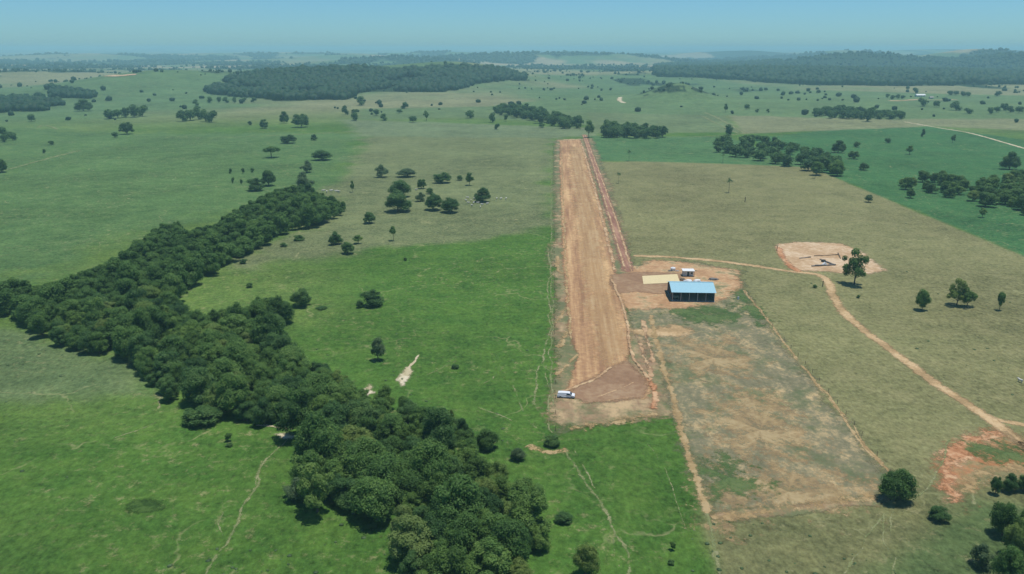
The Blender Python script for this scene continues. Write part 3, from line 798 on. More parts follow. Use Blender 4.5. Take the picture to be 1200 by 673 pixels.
def hut():
    p = G(806.5, 324)
    t = empty('hut', (p.x, p.y, 0.036), -RUN_DIR)
    tag(t, 'small white hut with flat overhanging roof behind the hangar', 'hut')
    w, d, h = 2.3, 3.0, 2.5
    bm = bmesh.new()
    add_box(bm, -w, -.5, 0, .12, .003, h); add_box(bm, .4, w, 0, .12, .003, h); add_box(bm, -.497, .397, 0.001, .119, 2.1, h)
    add_box(bm, -w, -w + .12, .123, d, .003, h); add_box(bm, w - .12, w, .123, d, .003, h); add_box(bm, -w + .123, w - .123, d - .12, d - .001, .003, h)
    link('wall', bm_mesh('wall', bm), t, M['offwhite'])
    box_part('floor_slab', t, M['slab'], (-w - .2, w + .2, -.5, d + .2, -.04, .0))
    box_part('roof', t, M['white'], (-w - .35, w + .35, -.9, d + .3, h + .004, h + .16))
    dr = box_part('door', t, M['dark_shade'], (-.49, .39, .05, .09, .004, 2.09))
    box_part('handle', dr, M['steel'], (.26, .32, -.0, .045, 1.0, 1.1))
    wi = box_part('window', t, M['offwhite'], (1.0, 1.9, -.03, -.002, 1.0, 1.9))
    box_part('pane', wi, M['glass'], (1.07, 1.83, -.035, -.032, 1.07, 1.83))
    for x in (-w - .2, w + .2): box_part('post', t, M['wood'], (x - .06, x + .06, -.8, -.68, -.04, h + .002))
hut()

def lump(name, p, sx, sy, sz, mat, label, cat, seed, z=0.036, group=None, kind=None):
    bm = bmesh.new()
    bmesh.ops.create_icosphere(bm, subdivisions=3, radius=1.0)
    for v in bm.verts:
        n = mnoise.noise(v.co * 1.7 + Vector((seed * 3.1, 0, 0))) * .35 + mnoise.noise(v.co * 4.0 + Vector((0, seed, 0))) * .18
        v.co *= 1 + n
        v.co.x *= sx; v.co.y *= sy; v.co.z = max(-.02, v.co.z + .15) * sz
    o = link(name, bm_mesh(name, bm, True), None, mat)
    o.location = (p.x, p.y, z)
    return tag(o, label, cat, group, kind)

lump('sack_pile', G(806, 330.5), 2.0, 1.2, .9, M['tarp'], 'heap of white sacks between hut and hangar roof', 'sacks', 1)
lump('sack_pile', G(817, 330), 1.7, 1.0, .8, M['tarp'], 'smaller white heap behind the middle of the hangar', 'sacks', 2)
lump('soil_heap', G(836, 328), 2.2, 1.2, .8, M['block'], 'dark grey heap behind the hangar roof corner', 'heap', 3)
lump('soil_heap', G(800, 328.5), 1.3, .9, .9, M['wood'], 'brown heap beside the hut wall', 'heap', 4)

def water_tank():
    p = G(788.5, 317.5)
    t = empty('water_tank', (p.x, p.y, 0.036))
    tag(t, 'squat white water tank on bare earth left of the hut', 'water tank')
    bm = bmesh.new()
    prof = [(.9, 0), (1.05, .12), (1.15, 1.1), (1.2, 1.3), (.95, 1.5), (.4, 1.62), (0.36, 1.63)]
    seg = 20; rings = []
    for r, z in prof: rings.append([bm.verts.new((r * math.cos(6.2832 * i / seg), r * math.sin(6.2832 * i / seg), z)) for i in range(seg)])
    for a, b in zip(rings, rings[1:]):
        for i in range(seg): bm.faces.new((a[i], a[(i + 1) % seg], b[(i + 1) % seg], b[i]))
    bm.faces.new(rings[0]); bm.faces.new(rings[-1])
    link('body', bm_mesh('tank_body', bm, True), t, M['white'])
    o = link('lid', cyl_mesh('lid', .42, .1), t, M['white']); o.location = (0, 0, 1.685)
water_tank()
lump('rubble_heap', G(785, 318), .9, .6, .5, M['block'], 'dark rubble heap touching the white water tank on its airstrip side', 'heap', 5)
lump('rubble_heap', G(793.5, 318), 1.0, .6, .4, M['slab'], 'grey rubble heap between the water tank and the hut', 'heap', 6)

# cream concrete pad
_pp = gpoly([(752.5, 324), (793.5, 321.8), (797, 331.5), (754, 333.5)])
def concrete_pad():
    bm = bmesh.new(); c = _pp.mean(0)
    a = [bm.verts.new((p[0] - c[0], p[1] - c[1], 0)) for p in _pp]; b = [bm.verts.new((p[0] - c[0], p[1] - c[1], .14)) for p in _pp]
    bm.faces.new(a); bm.faces.new(b)
    for i in range(4): bm.faces.new((a[i], a[(i + 1) % 4], b[(i + 1) % 4], b[i]))
    bmesh.ops.bevel(bm, geom=list(bm.edges), offset=.02, segments=1, affect='EDGES')
    o = link('concrete_pad', bm_mesh('concrete_pad', bm), None, M['pad'])
    o.location = (c[0], c[1], .062)
    tag(o, 'cream concrete pad beside the hangar', None, None, 'structure')
concrete_pad()

def car():
    p = G(663.5, 465.5)
    t = empty('car', (p.x, p.y, 0.065), math.radians(-9))
    t.scale = (1, 1, .78)
    tag(t, 'white car parked at the lower corner of the turning area', 'car')
    # side profile (x along, front at +x), lofted across the width
    prof = [(-2.5, .42), (-2.52, .9), (-2.46, 1.5), (-2.34, 1.86), (-1.2, 1.97), (.6, 1.95), (1.05, 1.84), (1.62, 1.24), (2.28, 1.06), (2.46, .86), (2.48, .45)]
    ys = [(-.93, .97), (-.99, 1.0), (-.9, 1.0), (0, 1.0), (.9, 1.0), (.99, 1.0), (.93, .97)]
    bm = bmesh.new(); rings = []
    for y, k in ys:
        ring = []
        for x, z in prof:
            zz = .42 + (z - .42) * k
            inset = .28 * max(0, (z - 1.05)) / .9 if abs(y) > .5 else 0
            ring.append(bm.verts.new((x * (k if abs(y) > .95 else 1), y - math.copysign(inset, y), zz + (-.0 if abs(y) > .5 else .03 * (z > 1.2)))))
        rings.append(ring)
    for a, b in zip(rings, rings[1:]):
        for i in range(len(prof) - 1): bm.faces.new((a[i], a[i + 1], b[i + 1], b[i]))
        bm.faces.new((a[-1], a[0], b[0], b[-1]))
    bm.faces.new(rings[0]); bm.faces.new(rings[-1])
    bd = link('body', bm_mesh('car_body', bm), t, M['car_white'])
    def quad(name, pts, off):
        bm = bmesh.new()
        a = [bm.verts.new(Vector(q)) for q in pts]; b = [bm.verts.new(Vector(q) + Vector(off)) for q in pts]
        bm.faces.new(a); bm.faces.new(b)
        for i in range(4): bm.faces.new((a[i], a[(i + 1) % 4], b[(i + 1) % 4], b[i]))
        return link(name, bm_mesh(name, bm), t, M['glass'])
    quad('windscreen', [(1.10, -.62, 1.80), (1.10, .62, 1.80), (1.60, .8, 1.29), (1.60, -.8, 1.29)], (.03, 0, .04))
    for s in (-1, 1):
        quad('side_window', [(.15, s * .775, 1.76), (.9, s * .775, 1.76), (1.36, s * .925, 1.28), (.15, s * .925, 1.28)], (0, s * .02, 0))
        for x in (-1.6, 1.6):
            w = link('wheel', cyl_mesh('wheel', .34, .22, 'y'), t, M['rubber']); w.location = (x, s * .86, .34)
            r = link('rim', cyl_mesh('rim', .19, .03, 'y'), w, M['steel']); r.location = (0, s * .115, 0)
        box_part('headlight', t, M['lamp'], (2.42, 2.49, s * .72 - .16, s * .72 + .16, .78, .92), .01)
        box_part('mirror', t, M['rubber'], (1.2, 1.34, s * 1.06 - .09, s * 1.06 + .09, 1.22, 1.4), .02)
    box_part('bumper', t, M['rubber'], (2.40, 2.54, -.85, .85, .36, .56), .02)
car()

# house footings on the cleared plot
def footings():
    def wall(px, h, w, lab, mat='block'):
        a, b = G(*px[0]), G(*px[1])
        d = (b - a).length; c = (a + b) / 2
        t = empty('footing_wall', (c.x, c.y, .034), math.atan2(b.y - a.y, b.x - a.x))
        tag(t, lab, 'footing', 'footings on the cleared plot')
        n = max(3, int(d / 1.6))
        for i in range(n):
            x0 = -d / 2 + i * d / n
            hh = h * (.7 + .6 * random.Random(i * 7 + int(d * 10)).random())
            box_part('block_course', t, M[mat], (x0 + .02, x0 + d / n - .02, -w / 2, w / 2, 0, hh), .03)
    wall([(951, 312.5), (979, 311)], .55, .8, 'dark low footing along the road side of the plot')
    wall([(961, 304.5), (978, 311.5)], .6, .7, 'slanting dark footing behind the white sheet')
    wall([(937, 303.2), (950, 301.8)], .35, .6, 'short dark footing at the orange spur end of the plot')
    wall([(954, 300.5), (982, 299)], .3, .4, 'thin footing along the middle of the plot', 'wood')
    wall([(982, 297.5), (985, 303.5)], .5, .4, 'short footing running away beside the big plot tree', 'wood')
    p = G(966.5, 310.5)
    bm = bmesh.new()
    q = [(-1.3, -.9, 0), (1.3, -.9, 0), (1.2, .9, 0), (-1.2, .9, 0), (0, -.5, 1.35), (.0, .7, 1.2)]
    vv = [bm.verts.new(x) for x in q]
    for f in ((0, 1, 4), (1, 2, 5, 4), (2, 3, 5), (3, 0, 4, 5), (0, 3, 2, 1)): bm.faces.new([vv[i] for i in f])
    bmesh.ops.subdivide_edges(bm, edges=bm.edges, cuts=2, use_grid_fill=True)
    for v in bm.verts: v.co += Vector((0, 0, .08 * mnoise.noise(v.co * 2) if v.co.z > .05 else 0))
    o = link('tarpaulin', bm_mesh('tarpaulin', bm), None, M['tarp']); o.location = (p.x, p.y, .034)
    tag(o, 'small white tarpaulin heap on the cleared plot', 'tarpaulin')
    lump('soil_heap', G(965, 307.2), 1.1, .7, 1.1, M['dark_shade'], 'small black heap behind the white tarpaulin', 'heap', 8, .034)
footings()

def post(u, v, h, lab, w=.25):
    p = G(u, v)
    bm = bmesh.new()
    bmesh.ops.create_cone(bm, cap_ends=True, segments=8, radius1=w / 2, radius2=w * .42, depth=h)
    for q in bm.verts: q.co.x += .04 * q.co.z
    o = link('wooden_post', bm_mesh('wooden_post', bm), None, M['wood'])
    o.location = (p.x, p.y, h / 2)
    tag(o, lab, 'post')
post(964, 336, 2.6, 'lone brown post beside the bend of the dirt road', .45)
post(910.5, 294, 2.6, 'orange brown post at the far corner of the cleared plot', .35)
post(873, 237, 3.6, 'lone thin stump in the middle of the dry pasture', .6)

def barrel():
    p = G(865, 351)
    t = empty('barrel', (p.x, p.y, .036)); tag(t, 'white barrel on grass beyond the right end of the hangar', 'barrel')
    o = link('body', cyl_mesh('barrel_body', .42, 1.1), t, M['white']); o.location = (0, 0, .55)
    o = link('lid', cyl_mesh('barrel_lid', .40, .06), t, M['slab']); o.location = (0, 0, 1.135)
barrel()
for k, (a, b, lab) in enumerate((((844, 347), (862, 349.5), 'long pale plank on earth right of the hangar'), ((846, 341), (858, 341), 'short pale plank beside the hangar corner'))):
    A, B = G(*a), G(*b); c = (A + B) / 2; d = (B - A).length
    o = box_part('plank', None, M['pad'], (-d / 2, d / 2, -.2, .2, 0, .1), .01)
    o.location = (c.x, c.y, .06); o.rotation_euler = (0, 0, math.atan2(B.y - A.y, B.x - A.x)); tag(o, lab, 'plank')

# fences: posts one by one with sagging wires
def fence(px, spacing, label, h=1.4):
    line = smooth_line(gpoly(px), spacing)
    o0 = line[0]
    t = empty('fence', (o0[0], o0[1], 0)); tag(t, label, 'fence')
    bm = bmesh.new(); bmesh.ops.create_cone(bm, cap_ends=True, segments=6, radius1=.07, radius2=.06, depth=h)
    me = bm_mesh('fence_post', bm); me.materials.append(M['wood'])
    rng = random.Random(4)
    V, Fq = [], []
    for i, p in enumerate(line):
        o = link('post', me, t); o.location = (p[0] - o0[0], p[1] - o0[1], h / 2 - .05)
        o.rotation_euler = (rng.uniform(-.05, .05), rng.uniform(-.05, .05), rng.random())
    for z in (.45, .85, 1.25):
        for a, b in zip(line, line[1:]):
            k = len(V)
            for q in (a, (a + b) / 2, b):
                s_ = -.04 if q is not a and q is not b else 0
                V += [(q[0] - o0[0], q[1] - o0[1], z + s_ - .012), (q[0] - o0[0], q[1] - o0[1], z + s_ + .012)]
            Fq += [(k, k + 1, k + 3, k + 2), (k + 2, k + 3, k + 5, k + 4)]
    link('wire', np_mesh('fence_wire', np.array(V), np.array(Fq)), t, M['steel'])
fence([(648.5, 168), (649, 220), (649.5, 280), (650, 340), (650, 400), (651, 450), (651, 505)], 8.0, 'wire fence on wooden posts along the green field side of the airstrip')
fence([(868, 338), (905, 383), (960, 447), (1010, 511), (1043, 556)], 7.0, 'wire fence on wooden posts right of the burnt field')

# far farmstead
def farmhouse(u, v, w, d, h, lab, roofm):
    p = G(u, v)
    t = empty('farmhouse', (p.x, p.y, p.z - .2), .12); tag(t, lab, 'farmhouse')
    box_part('wall', t, M['offwhite'], (-w / 2, w / 2, 0, d, 0, h))
    bm = bmesh.new()
    e = .8; q = [(-w / 2 - e, -e, h + .002), (w / 2 + e, -e, h + .002), (w / 2 + e, d + e, h + .002), (-w / 2 - e, d + e, h + .002), (-w / 2 - e, d / 2, h + 2.4), (w / 2 + e, d / 2, h + 2.4)]
    vv = [bm.verts.new(x) for x in q]
    for f in ((0, 1, 5, 4), (2, 3, 4, 5), (0, 4, 3), (1, 2, 5), (0, 3, 2, 1)): bm.faces.new([vv[i] for i in f])
    link('roof', bm_mesh('farm_roof', bm), t, roofm)
    box_part('door', t, M['dark_shade'], (-.6, .6, -.06, -.005, .05, 2.1))
    for x in (-w * .3, w * .3):
        wd = box_part('window', t, M['white'], (x - .8, x + .8, -.06, -.005, 1.0, 2.2))
        box_part('pane', wd, M['glass'], (x - .7, x + .7, -.075, -.062, 1.1, 2.1))
farmhouse(1079.5, 113.5, 19, 9, 3.2, 'white roofed farmhouse on the far pasture', M['white'])
farmhouse(1092, 116, 7, 5, 2.6, 'small farm shed beside the far farmhouse', M['slab'])
strip('farm_track', [(1043, 118.5), (1060, 118), (1078, 116.8), (1098, 117.5), (1120, 117)], 16, M['plot'], .35, 'pale bare earth around the far farmhouse', wob=.6, wander=4, seed=301, step=6)
strip('farm_track', [(126, 89), (140, 89), (150, 88), (160, 88)], 25, M['plot'], .8, 'pale bare ground behind the far left hill', wob=.5, wander=4, seed=302, step=10)

# ------------------------------------------------------------------ trees
def crown_arrays(seed, n_lobe=18, lobe=(.15, .24), base=.22, n_leaf=3200, leaf=.042, droop=.35, spread=1.0, flat=1.0, hull=.76, irr=.3):
    """leaf faces over many lobes; crown is 1 wide and reaches height 1"""
    rng = np.random.RandomState(seed)
    zc = base + (1 - base) * .42; rz = (1 - base) * .58
    C, R = [], []
    for i in range(n_lobe):
        r = rng.uniform(*lobe)
        th = rng.uniform(0, 2 * math.pi)
        cz = rng.uniform(-.55, 1.0) if i > 2 else rng.uniform(.6, 1.0)
        rr = math.sqrt(max(0, 1 - cz * cz)) * rng.uniform(.55, 1.0) ** .5
        k = max(.05, .5 - r * .9)
        C.append((rr * math.cos(th) * k * spread, rr * math.sin(th) * k * spread, zc + cz * max(.05, rz - r * .85) * flat))
        R.append(r)
    C.append((0, 0, zc)); R.append(.26)
    C = np.array(C); R = np.array(R)
    ang = np.arctan2(C[:, 1], C[:, 0])
    bulge = 1 + irr * (np.sin(ang + seed) * .5 + np.sin(2 * ang + seed * 1.7) * .35 + np.sin(3 * ang + seed * 2.3) * .35)
    C[:, :2] *= bulge[:, None]
    C[:, 2] = base + (C[:, 2] - base) * (1 + irr * .5 * np.sin(ang * 2 + seed * .7) * (C[:, 2] > zc))
    if False:
        C[:, :2] *= 1 + .12 * np.sin(2 * np.arctan2(C[:, 1], C[:, 0]) + seed)[:, None]
    w = R ** 2 / (R ** 2).sum()
    V, T = [], []
    for ci, (c, r) in enumerate(zip(C, R)):
        n = int(n_leaf * w[ci] * 1.5)
        d = rng.normal(size=(n, 3)); d[:, 2] += .25; d /= np.linalg.norm(d, axis=1)[:, None]
        rad = r * (1 + rng.normal(0, .09, n)) * (1 + .16 * np.sin(d[:, 0] * 9 + seed + ci) * np.cos(d[:, 1] * 8 + ci))
        p = c + d * rad[:, None] * np.array([1, 1, .85])
        dist = np.linalg.norm(p[:, None, :] - C[None], axis=2) / R[None]
        dist[:, ci] = 9
        keep = (dist.min(1) > .78) & (p[:, 2] > base * .75)
        p, d = p[keep], d[keep]
        n = len(p)
        if n == 0: continue
        nr = d + rng.normal(0, .5, (n, 3)) + np.array([0, 0, .5]); nr /= np.linalg.norm(nr, axis=1)[:, None]
        t = np.cross(nr, rng.normal(size=(n, 3))); t /= np.linalg.norm(t, axis=1)[:, None] + 1e-9
        b = np.cross(nr, t)
        s = leaf * rng.uniform(.6, 1.35, (n, 1))
        q = np.stack([p - t * s, p - b * s * .62, p + t * s, p + b * s * .62], 1)
        V.append(q.reshape(-1, 3))
        lt = rng.rand() * .55 + rng.rand(n) * .45
        T.append(np.repeat(lt, 4))
    Lv = np.concatenate(V); Lt = np.concatenate(T)
    Lf = np.arange(len(Lv)).reshape(-1, 4)
    # dark leafy fill added to block light: lumpy closed hulls inside the lobes
    bm = bmesh.new(); bmesh.ops.create_icosphere(bm, subdivisions=1, radius=1)
    iv = np.array([v.co[:] for v in bm.verts]); fi = np.array([[v.index for v in f.verts] for f in bm.faces]); bm.free()
    off = len(Lv); hv, hf, ht = [], [], []
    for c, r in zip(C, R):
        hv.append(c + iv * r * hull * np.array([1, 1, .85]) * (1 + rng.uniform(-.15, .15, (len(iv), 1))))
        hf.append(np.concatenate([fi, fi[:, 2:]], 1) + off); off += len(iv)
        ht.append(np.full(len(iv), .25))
    V = np.concatenate([Lv] + hv); T = np.concatenate([Lt] + ht)
    Fh = np.concatenate(hf)[:, :3]
    return V, Lf, Fh, T, C, R

def two_mesh(name, V, Lf, Fh, T):
    me = bpy.data.meshes.new(name)
    V = np.ascontiguousarray(V, np.float32)
    me.vertices.add(len(V)); me.vertices.foreach_set('co', V.ravel())
    lv = np.concatenate([Lf.ravel(), Fh.ravel()]).astype(np.int32)
    me.loops.add(len(lv)); me.loops.foreach_set('vertex_index', lv)
    ls = np.concatenate([np.arange(len(Lf)) * 4, len(Lf) * 4 + np.arange(len(Fh)) * 3]).astype(np.int32)
    me.polygons.add(len(ls)); me.polygons.foreach_set('loop_start', ls)
    me.update(calc_edges=True)
    a = me.attributes.new('tint', 'FLOAT', 'POINT'); a.data.foreach_set('value', np.ascontiguousarray(T, np.float32))
    return me

def tube(V, Fc, pts, rads, seg=7):
    base = len(V)
    for k, (p, r) in enumerate(zip(pts, rads)):
        for i in range(seg):
            a = 6.2832 * i / seg
            V.append((p[0] + r * math.cos(a), p[1] + r * math.sin(a), p[2]))
    for k in range(len(pts) - 1):
        for i in range(seg):
            Fc.append((base + k * seg + i, base + k * seg + (i + 1) % seg, base + (k + 1) * seg + (i + 1) % seg, base + (k + 1) * seg + i))

def trunk_mesh(seed, C, base, thick=.028):
    rng = np.random.RandomState(seed + 900)
    V, Fc = [], []
    lean = rng.uniform(-.03, .03, 2)
    fork = base * 1.05 + .05
    tube(V, Fc, [(0, 0, -.04), (0, 0, .03), (lean[0] * .5, lean[1] * .5, fork * .55), (lean[0], lean[1], fork)], [thick * 1.5, thick * 1.1, thick * .9, thick * .8])
    order = np.argsort(rng.rand(len(C)))[:6]
    for k in order:
        c = C[k]
        m = np.array([lean[0], lean[1], fork]) * .5 + c * .5 + np.array([0, 0, -.03])
        tube(V, Fc, [(lean[0], lean[1], fork - .03), tuple(m), tuple(c)], [thick * .55, thick * .4, thick * .15], 5)
    return np_mesh('trunk', np.array(V), np.array(Fc), smooth=True)

PROTO = {}
def proto(kind, i, mat, **kw):
    base = kw.get('base', .22)
    V, Lf, Fh, T, C, R = crown_arrays(1000 + hash_kind(kind) * 37 + i, **kw)
    cm = two_mesh('crown', V, Lf, Fh, T); cm.materials.append(M[mat])
    tm = trunk_mesh(hash_kind(kind) * 31 + i, C, base); tm.materials.append(M['bark'])
    PROTO.setdefault(kind, []).append((cm, tm, (V, Lf, Fh, T)))
KINDS = ['near', 'neard', 'mid', 'far', 'shrub', 'loose', 'grey', 'umb', 'farsh', 'open', 'bright']
def hash_kind(k): return KINDS.index(k)
for i in range(6): proto('near', i, 'leaf', n_lobe=30 + i * 3, n_leaf=9000, leaf=.019, lobe=(.09, .21), base=.05 + .03 * (i % 3))
for i in range(3): proto('neard', i, 'leaf_dark', n_lobe=28, n_leaf=8000, leaf=.020, base=.05, lobe=(.10, .21))
for i in range(4): proto('mid', i, 'leaf', n_lobe=22, n_leaf=3000, leaf=.032, base=.04, lobe=(.11, .22))
for i in range(4): proto('far', i, 'leaf_dark', n_lobe=9, n_leaf=420, leaf=.075, base=.03, lobe=(.18, .28))
for i in range(3): proto('shrub', i, 'leaf_dark', n_lobe=24, n_leaf=4500, leaf=.024, base=.02, lobe=(.11, .22))
for i in range(3): proto('loose', i, 'leaf', n_lobe=11, n_leaf=2200, leaf=.028, base=.2, lobe=(.1, .19))
for i in range(2): proto('grey', i, 'leaf_grey', n_lobe=13, n_leaf=3000, leaf=.026, base=.03, lobe=(.12, .22))
for i in range(2): proto('umb', i, 'leaf', n_lobe=14, n_leaf=1500, leaf=.036, base=.5, lobe=(.12, .17))
for i in range(3): proto('open', i, 'leaf', n_lobe=20, n_leaf=4500, leaf=.022, base=.16, lobe=(.07, .15), hull=.55, irr=.4)
for i in range(3): proto('bright', i, 'leaf_bright', n_lobe=28 + i * 3, n_leaf=8000, leaf=.020, lobe=(.08, .20), base=.06, irr=.4)
for i in range(2): proto('farsh', i, 'leaf_dark', n_lobe=9, n_leaf=420, leaf=.075, base=.02, lobe=(.16, .26))

_rng = random.Random(12)
def place_tree(kind, p, w, h, name, label, cat='tree', group=None, sink=0.0):
    ps = PROTO[kind]; cm, tm, _ = ps[_rng.randrange(len(ps))]
    t = empty(name, (p.x, p.y, p.z - sink), _rng.uniform(0, 6.28))
    tag(t, label, cat, group)
    for nm, me in (('crown', cm), ('trunk', tm)):
        o = link(nm, me, t); o.scale = (w, w, h)
    return t

def tree_px(kind, u, vb, wpx, hpx, label, name='pasture_tree', cat='tree', group=None):
    """a tree whose crown foot shows at u, vb and that is wpx wide and hpx tall in the picture"""
    dep = math.atan2(vb - CY, F_PX) + PITCH
    p = G(u, vb - .5 * wpx * math.sin(dep) * .8)
    s = ppm(p)
    w = wpx / s
    h = max((.35 if hpx > 8 else .12) * w, (hpx - .35 * wpx * math.sin(dep)) / (s * math.cos(dep)))
    return place_tree(kind, p, w, h, name, label, cat, group)

# --- the riverside forest belt
BELT = [(-40, 340), (0, 333), (30, 328), (52, 338), (88, 320), (118, 312), (150, 290), (172, 276), (192, 262), (212, 262), (222, 272), (250, 262), (275, 245), (300, 234), (330, 222), (352, 216),
        (378, 228), (408, 240), (400, 250), (370, 260), (330, 270), (308, 284), (278, 302), (250, 317), (226, 328), (218, 356), (205, 364), (245, 366), (285, 358), (312, 346),
        (338, 356), (346, 374), (330, 386), (352, 412), (388, 430), (430, 452), (470, 458), (492, 476), (522, 486), (548, 490), (580, 500), (587, 520), (560, 530), (604, 556),
        (644, 578), (654, 604), (634, 650), (612, 720), (475, 720), (462, 645), (440, 606), (392, 596), (352, 588), (340, 575), (333, 548), (343, 508), (330, 498), (288, 494), (240, 470), (196, 474),
        (184, 458), (160, 436), (153, 418), (108, 414), (72, 402), (24, 378), (16, 366), (0, 362), (-40, 358)]
def in_poly_px(P, u, v):
    inside = False
    n = len(P)
    for i in range(n):
        x0, y0 = P[i]; x1, y1 = P[(i + 1) % n]
        if (y0 > v) != (y1 > v) and u < (x1 - x0) * (v - y0) / (y1 - y0) + x0: inside = not inside
    return inside

def project(x, y, z):
    dx, dy, dz = x, y, z - CAM_H
    zc = dy * math.cos(PITCH) - dz * math.sin(PITCH)
    yc = dy * math.sin(PITCH) + dz * math.cos(PITCH)
    return CX + F_PX * dx / zc, CY - F_PX * yc / zc

def grow_belt(px, n_try, wr, hr, seed, spacing=.62, margin=.33):
    """trees scattered on the ground so that their crowns fill the outline"""
    rng = random.Random(seed)
    us = [p[0] for p in px]; vs_ = [p[1] for p in px]
    B = [G(u, v) for u, v in px]
    x0, x1 = min(b.x for b in B) - 15, max(b.x for b in B) + 15
    y0, y1 = max(95, min(b.y for b in B) - 25), max(b.y for b in B) + 10
    out = []; cell = {}
    for _ in range(n_try):
        x, y = rng.uniform(x0, x1), rng.uniform(y0, y1)
        w = rng.uniform(*wr); h = w * rng.uniform(*hr)
        z = float(terrain(x, y)) if y > 900 else 0.0
        ok = True
        u, v = project(x, y, z + h * .55)
        if not in_poly_px(px, u, v): continue
        s = F_PX / (y * math.cos(PITCH) + CAM_H * math.sin(PITCH))
        m = w * s * margin
        for du, dv in ((m, 0), (-m, 0), (0, m * .8), (0, -m * .75)):
            if not in_poly_px(px, u + du, v + dv): ok = False; break
        if not ok: continue
        ci, cj = int(x // 16), int(y // 16)
        for a in (-1, 0, 1):
            for b in (-1, 0, 1):
                for (qx, qy, qw) in cell.get((ci + a, cj + b), ()):
                    if math.hypot(qx - x, qy - y) < spacing * .5 * (w + qw): ok = False; break
                if not ok: break
            if not ok: break
        if not ok: continue
        cell.setdefault((ci, cj), []).append((x, y, w)); out.append((x, y, z, w, h))
    return out

def merged(name, trees, protos, mat, label, seed):
    rng = np.random.RandomState(seed)
    Vs, Ls, Hs, Ts = [], [], [], []; off = 0
    for (x, y, z, w, h) in trees:
        V, Lf, Fh, T = protos[rng.randint(len(protos))][2]
        a = rng.uniform(0, 6.28); ca, sa = math.cos(a), math.sin(a)
        X = (V[:, 0] * ca - V[:, 1] * sa) * w + x; Y = (V[:, 0] * sa + V[:, 1] * ca) * w + y; Z = V[:, 2] * h + z
        Vs.append(np.stack([X, Y, Z], 1)); Ls.append(Lf + off); Hs.append(Fh + off); Ts.append(np.clip(T * .7 + rng.uniform(-.1, .4), 0, 1)); off += len(V)
    me = two_mesh(name, np.concatenate(Vs), np.concatenate(Ls), np.concatenate(Hs), np.concatenate(Ts))
    o = link(name, me, None, mat)
    return tag(o, label, None, None, 'stuff')

belt = grow_belt(BELT, 60000, (5.0, 12.5), (.7, 1.15), 5, spacing=.60, margin=.44)
belt.sort(key=lambda t: math.hypot(t[0], t[1]))
print('belt trees', len(belt))
LANDMARKS = [((560, 665), 'the bottom frame edge'), ((480, 610), 'the lower left forest corner'), ((350, 580), 'the pale bush at the foot'), ((640, 585), 'the bush in the lower green field'),
             ((340, 505), 'the white sand gap'), ((440, 520), 'the wide lower middle of the belt'), ((555, 520), 'the greyish shrub'), ((470, 455), 'the sandy scar'), ((240, 475), 'the wide domed bush'),
             ((175, 440), 'the sandy forest corner'), ((235, 395), 'the upper widest part'), ((300, 440), 'the lower widest part'), ((370, 460), 'the slope under the sandy scar'), ((400, 560), 'the left lower lobe'), ((530, 570), 'the right lower lobe'), ((500, 530), 'the round bulging edge tree'), ((110, 370), 'the left part of the bend'), ((170, 350), 'the inner bend'), ((330, 365), 'the lone round tree above the bend'), ((220, 370), 'the grassy notch of the bend'),
             ((70, 385), 'the lower left belt corner'), ((20, 345), 'the left frame edge'), ((130, 320), 'the upper left side of the bend'), ((200, 280), 'the tall crown on the far side'),
             ((270, 270), 'the dry slope'), ((370, 240), 'the far tip of the belt')]
def side_of(px, u, v, m=16):
    l = in_poly_px(px, u - m * 1.3, v); r = in_poly_px(px, u + m * 1.3, v); t = in_poly_px(px, u, v - m); b = in_poly_px(px, u, v + m)
    if l and r and t and b: return 'deep in forest'
    if not l or (not b and l and r): return 'on left forest edge'
    return 'on far forest edge'
cells = {}
for i, (x, y, z, w, h) in enumerate(belt[:290]):
    far = y > 330
    q = _rng.random(); kind = ('bright' if q < .16 else 'open' if q < .22 else 'near' if q < .72 else 'neard') if not far else ('bright' if q < .15 else 'mid' if q < .72 else 'neard')
    u, v = project(x, y, z + h * .6)
    lm = min(LANDMARKS, key=lambda q: math.hypot(q[0][0] - u, (q[0][1] - v) * 1.3))[1]
    cells.setdefault((lm, side_of(BELT, u, v), {'neard': 'dark', 'bright': 'light green', 'open': 'thin crowned'}.get(kind, 'green')), []).append((x, y, z, w, h, kind))
def size_words(ts):
    """largest first; the extremes of a set are told apart by size"""
    ts = sorted(ts, key=lambda t: -t[3]); n = len(ts)
    for i, t in enumerate(ts):
        yield t, ('' if n == 1 else 'largest ' if i == 0 else 'smallest ' if i == n - 1 else 'second largest ' if i == 1 else 'second smallest ' if i == n - 2 else 'middle sized ')
for (lm, sd_, dk), ts in cells.items():
    for (x, y, z, w, h, kind), sw in size_words(ts):
        place_tree(kind, Vector((x, y, z)), w, h, 'forest_tree', f"{sw}{dk} tree {sd_} near {lm}", 'tree', 'forest trees near ' + lm.replace('the ', '', 1))
if len(belt) > 290:
    merged('forest_belt', belt[290:], PROTO['mid'], M['leaf'], 'far trees of the dark forest belt crossing the pasture', 3)
# low undergrowth closing the forest edge
edge = grow_belt(BELT, 26000, (2.5, 4.5), (.55, .8), 15, spacing=1.05, margin=.5)
rim = []
for t in edge:
    u, v = project(t[0], t[1], t[2] + t[4] * .5)
    m = 7
    if not all(in_poly_px(BELT, u + a, v + b) for a, b in ((m, 0), (-m, 0), (0, m), (0, -m))): rim.append(t)
print('undergrowth', len(rim))
if rim: merged('undergrowth', rim[:220], PROTO['farsh'], M['leaf'], 'low bushes along the edge of the forest belt', 4)

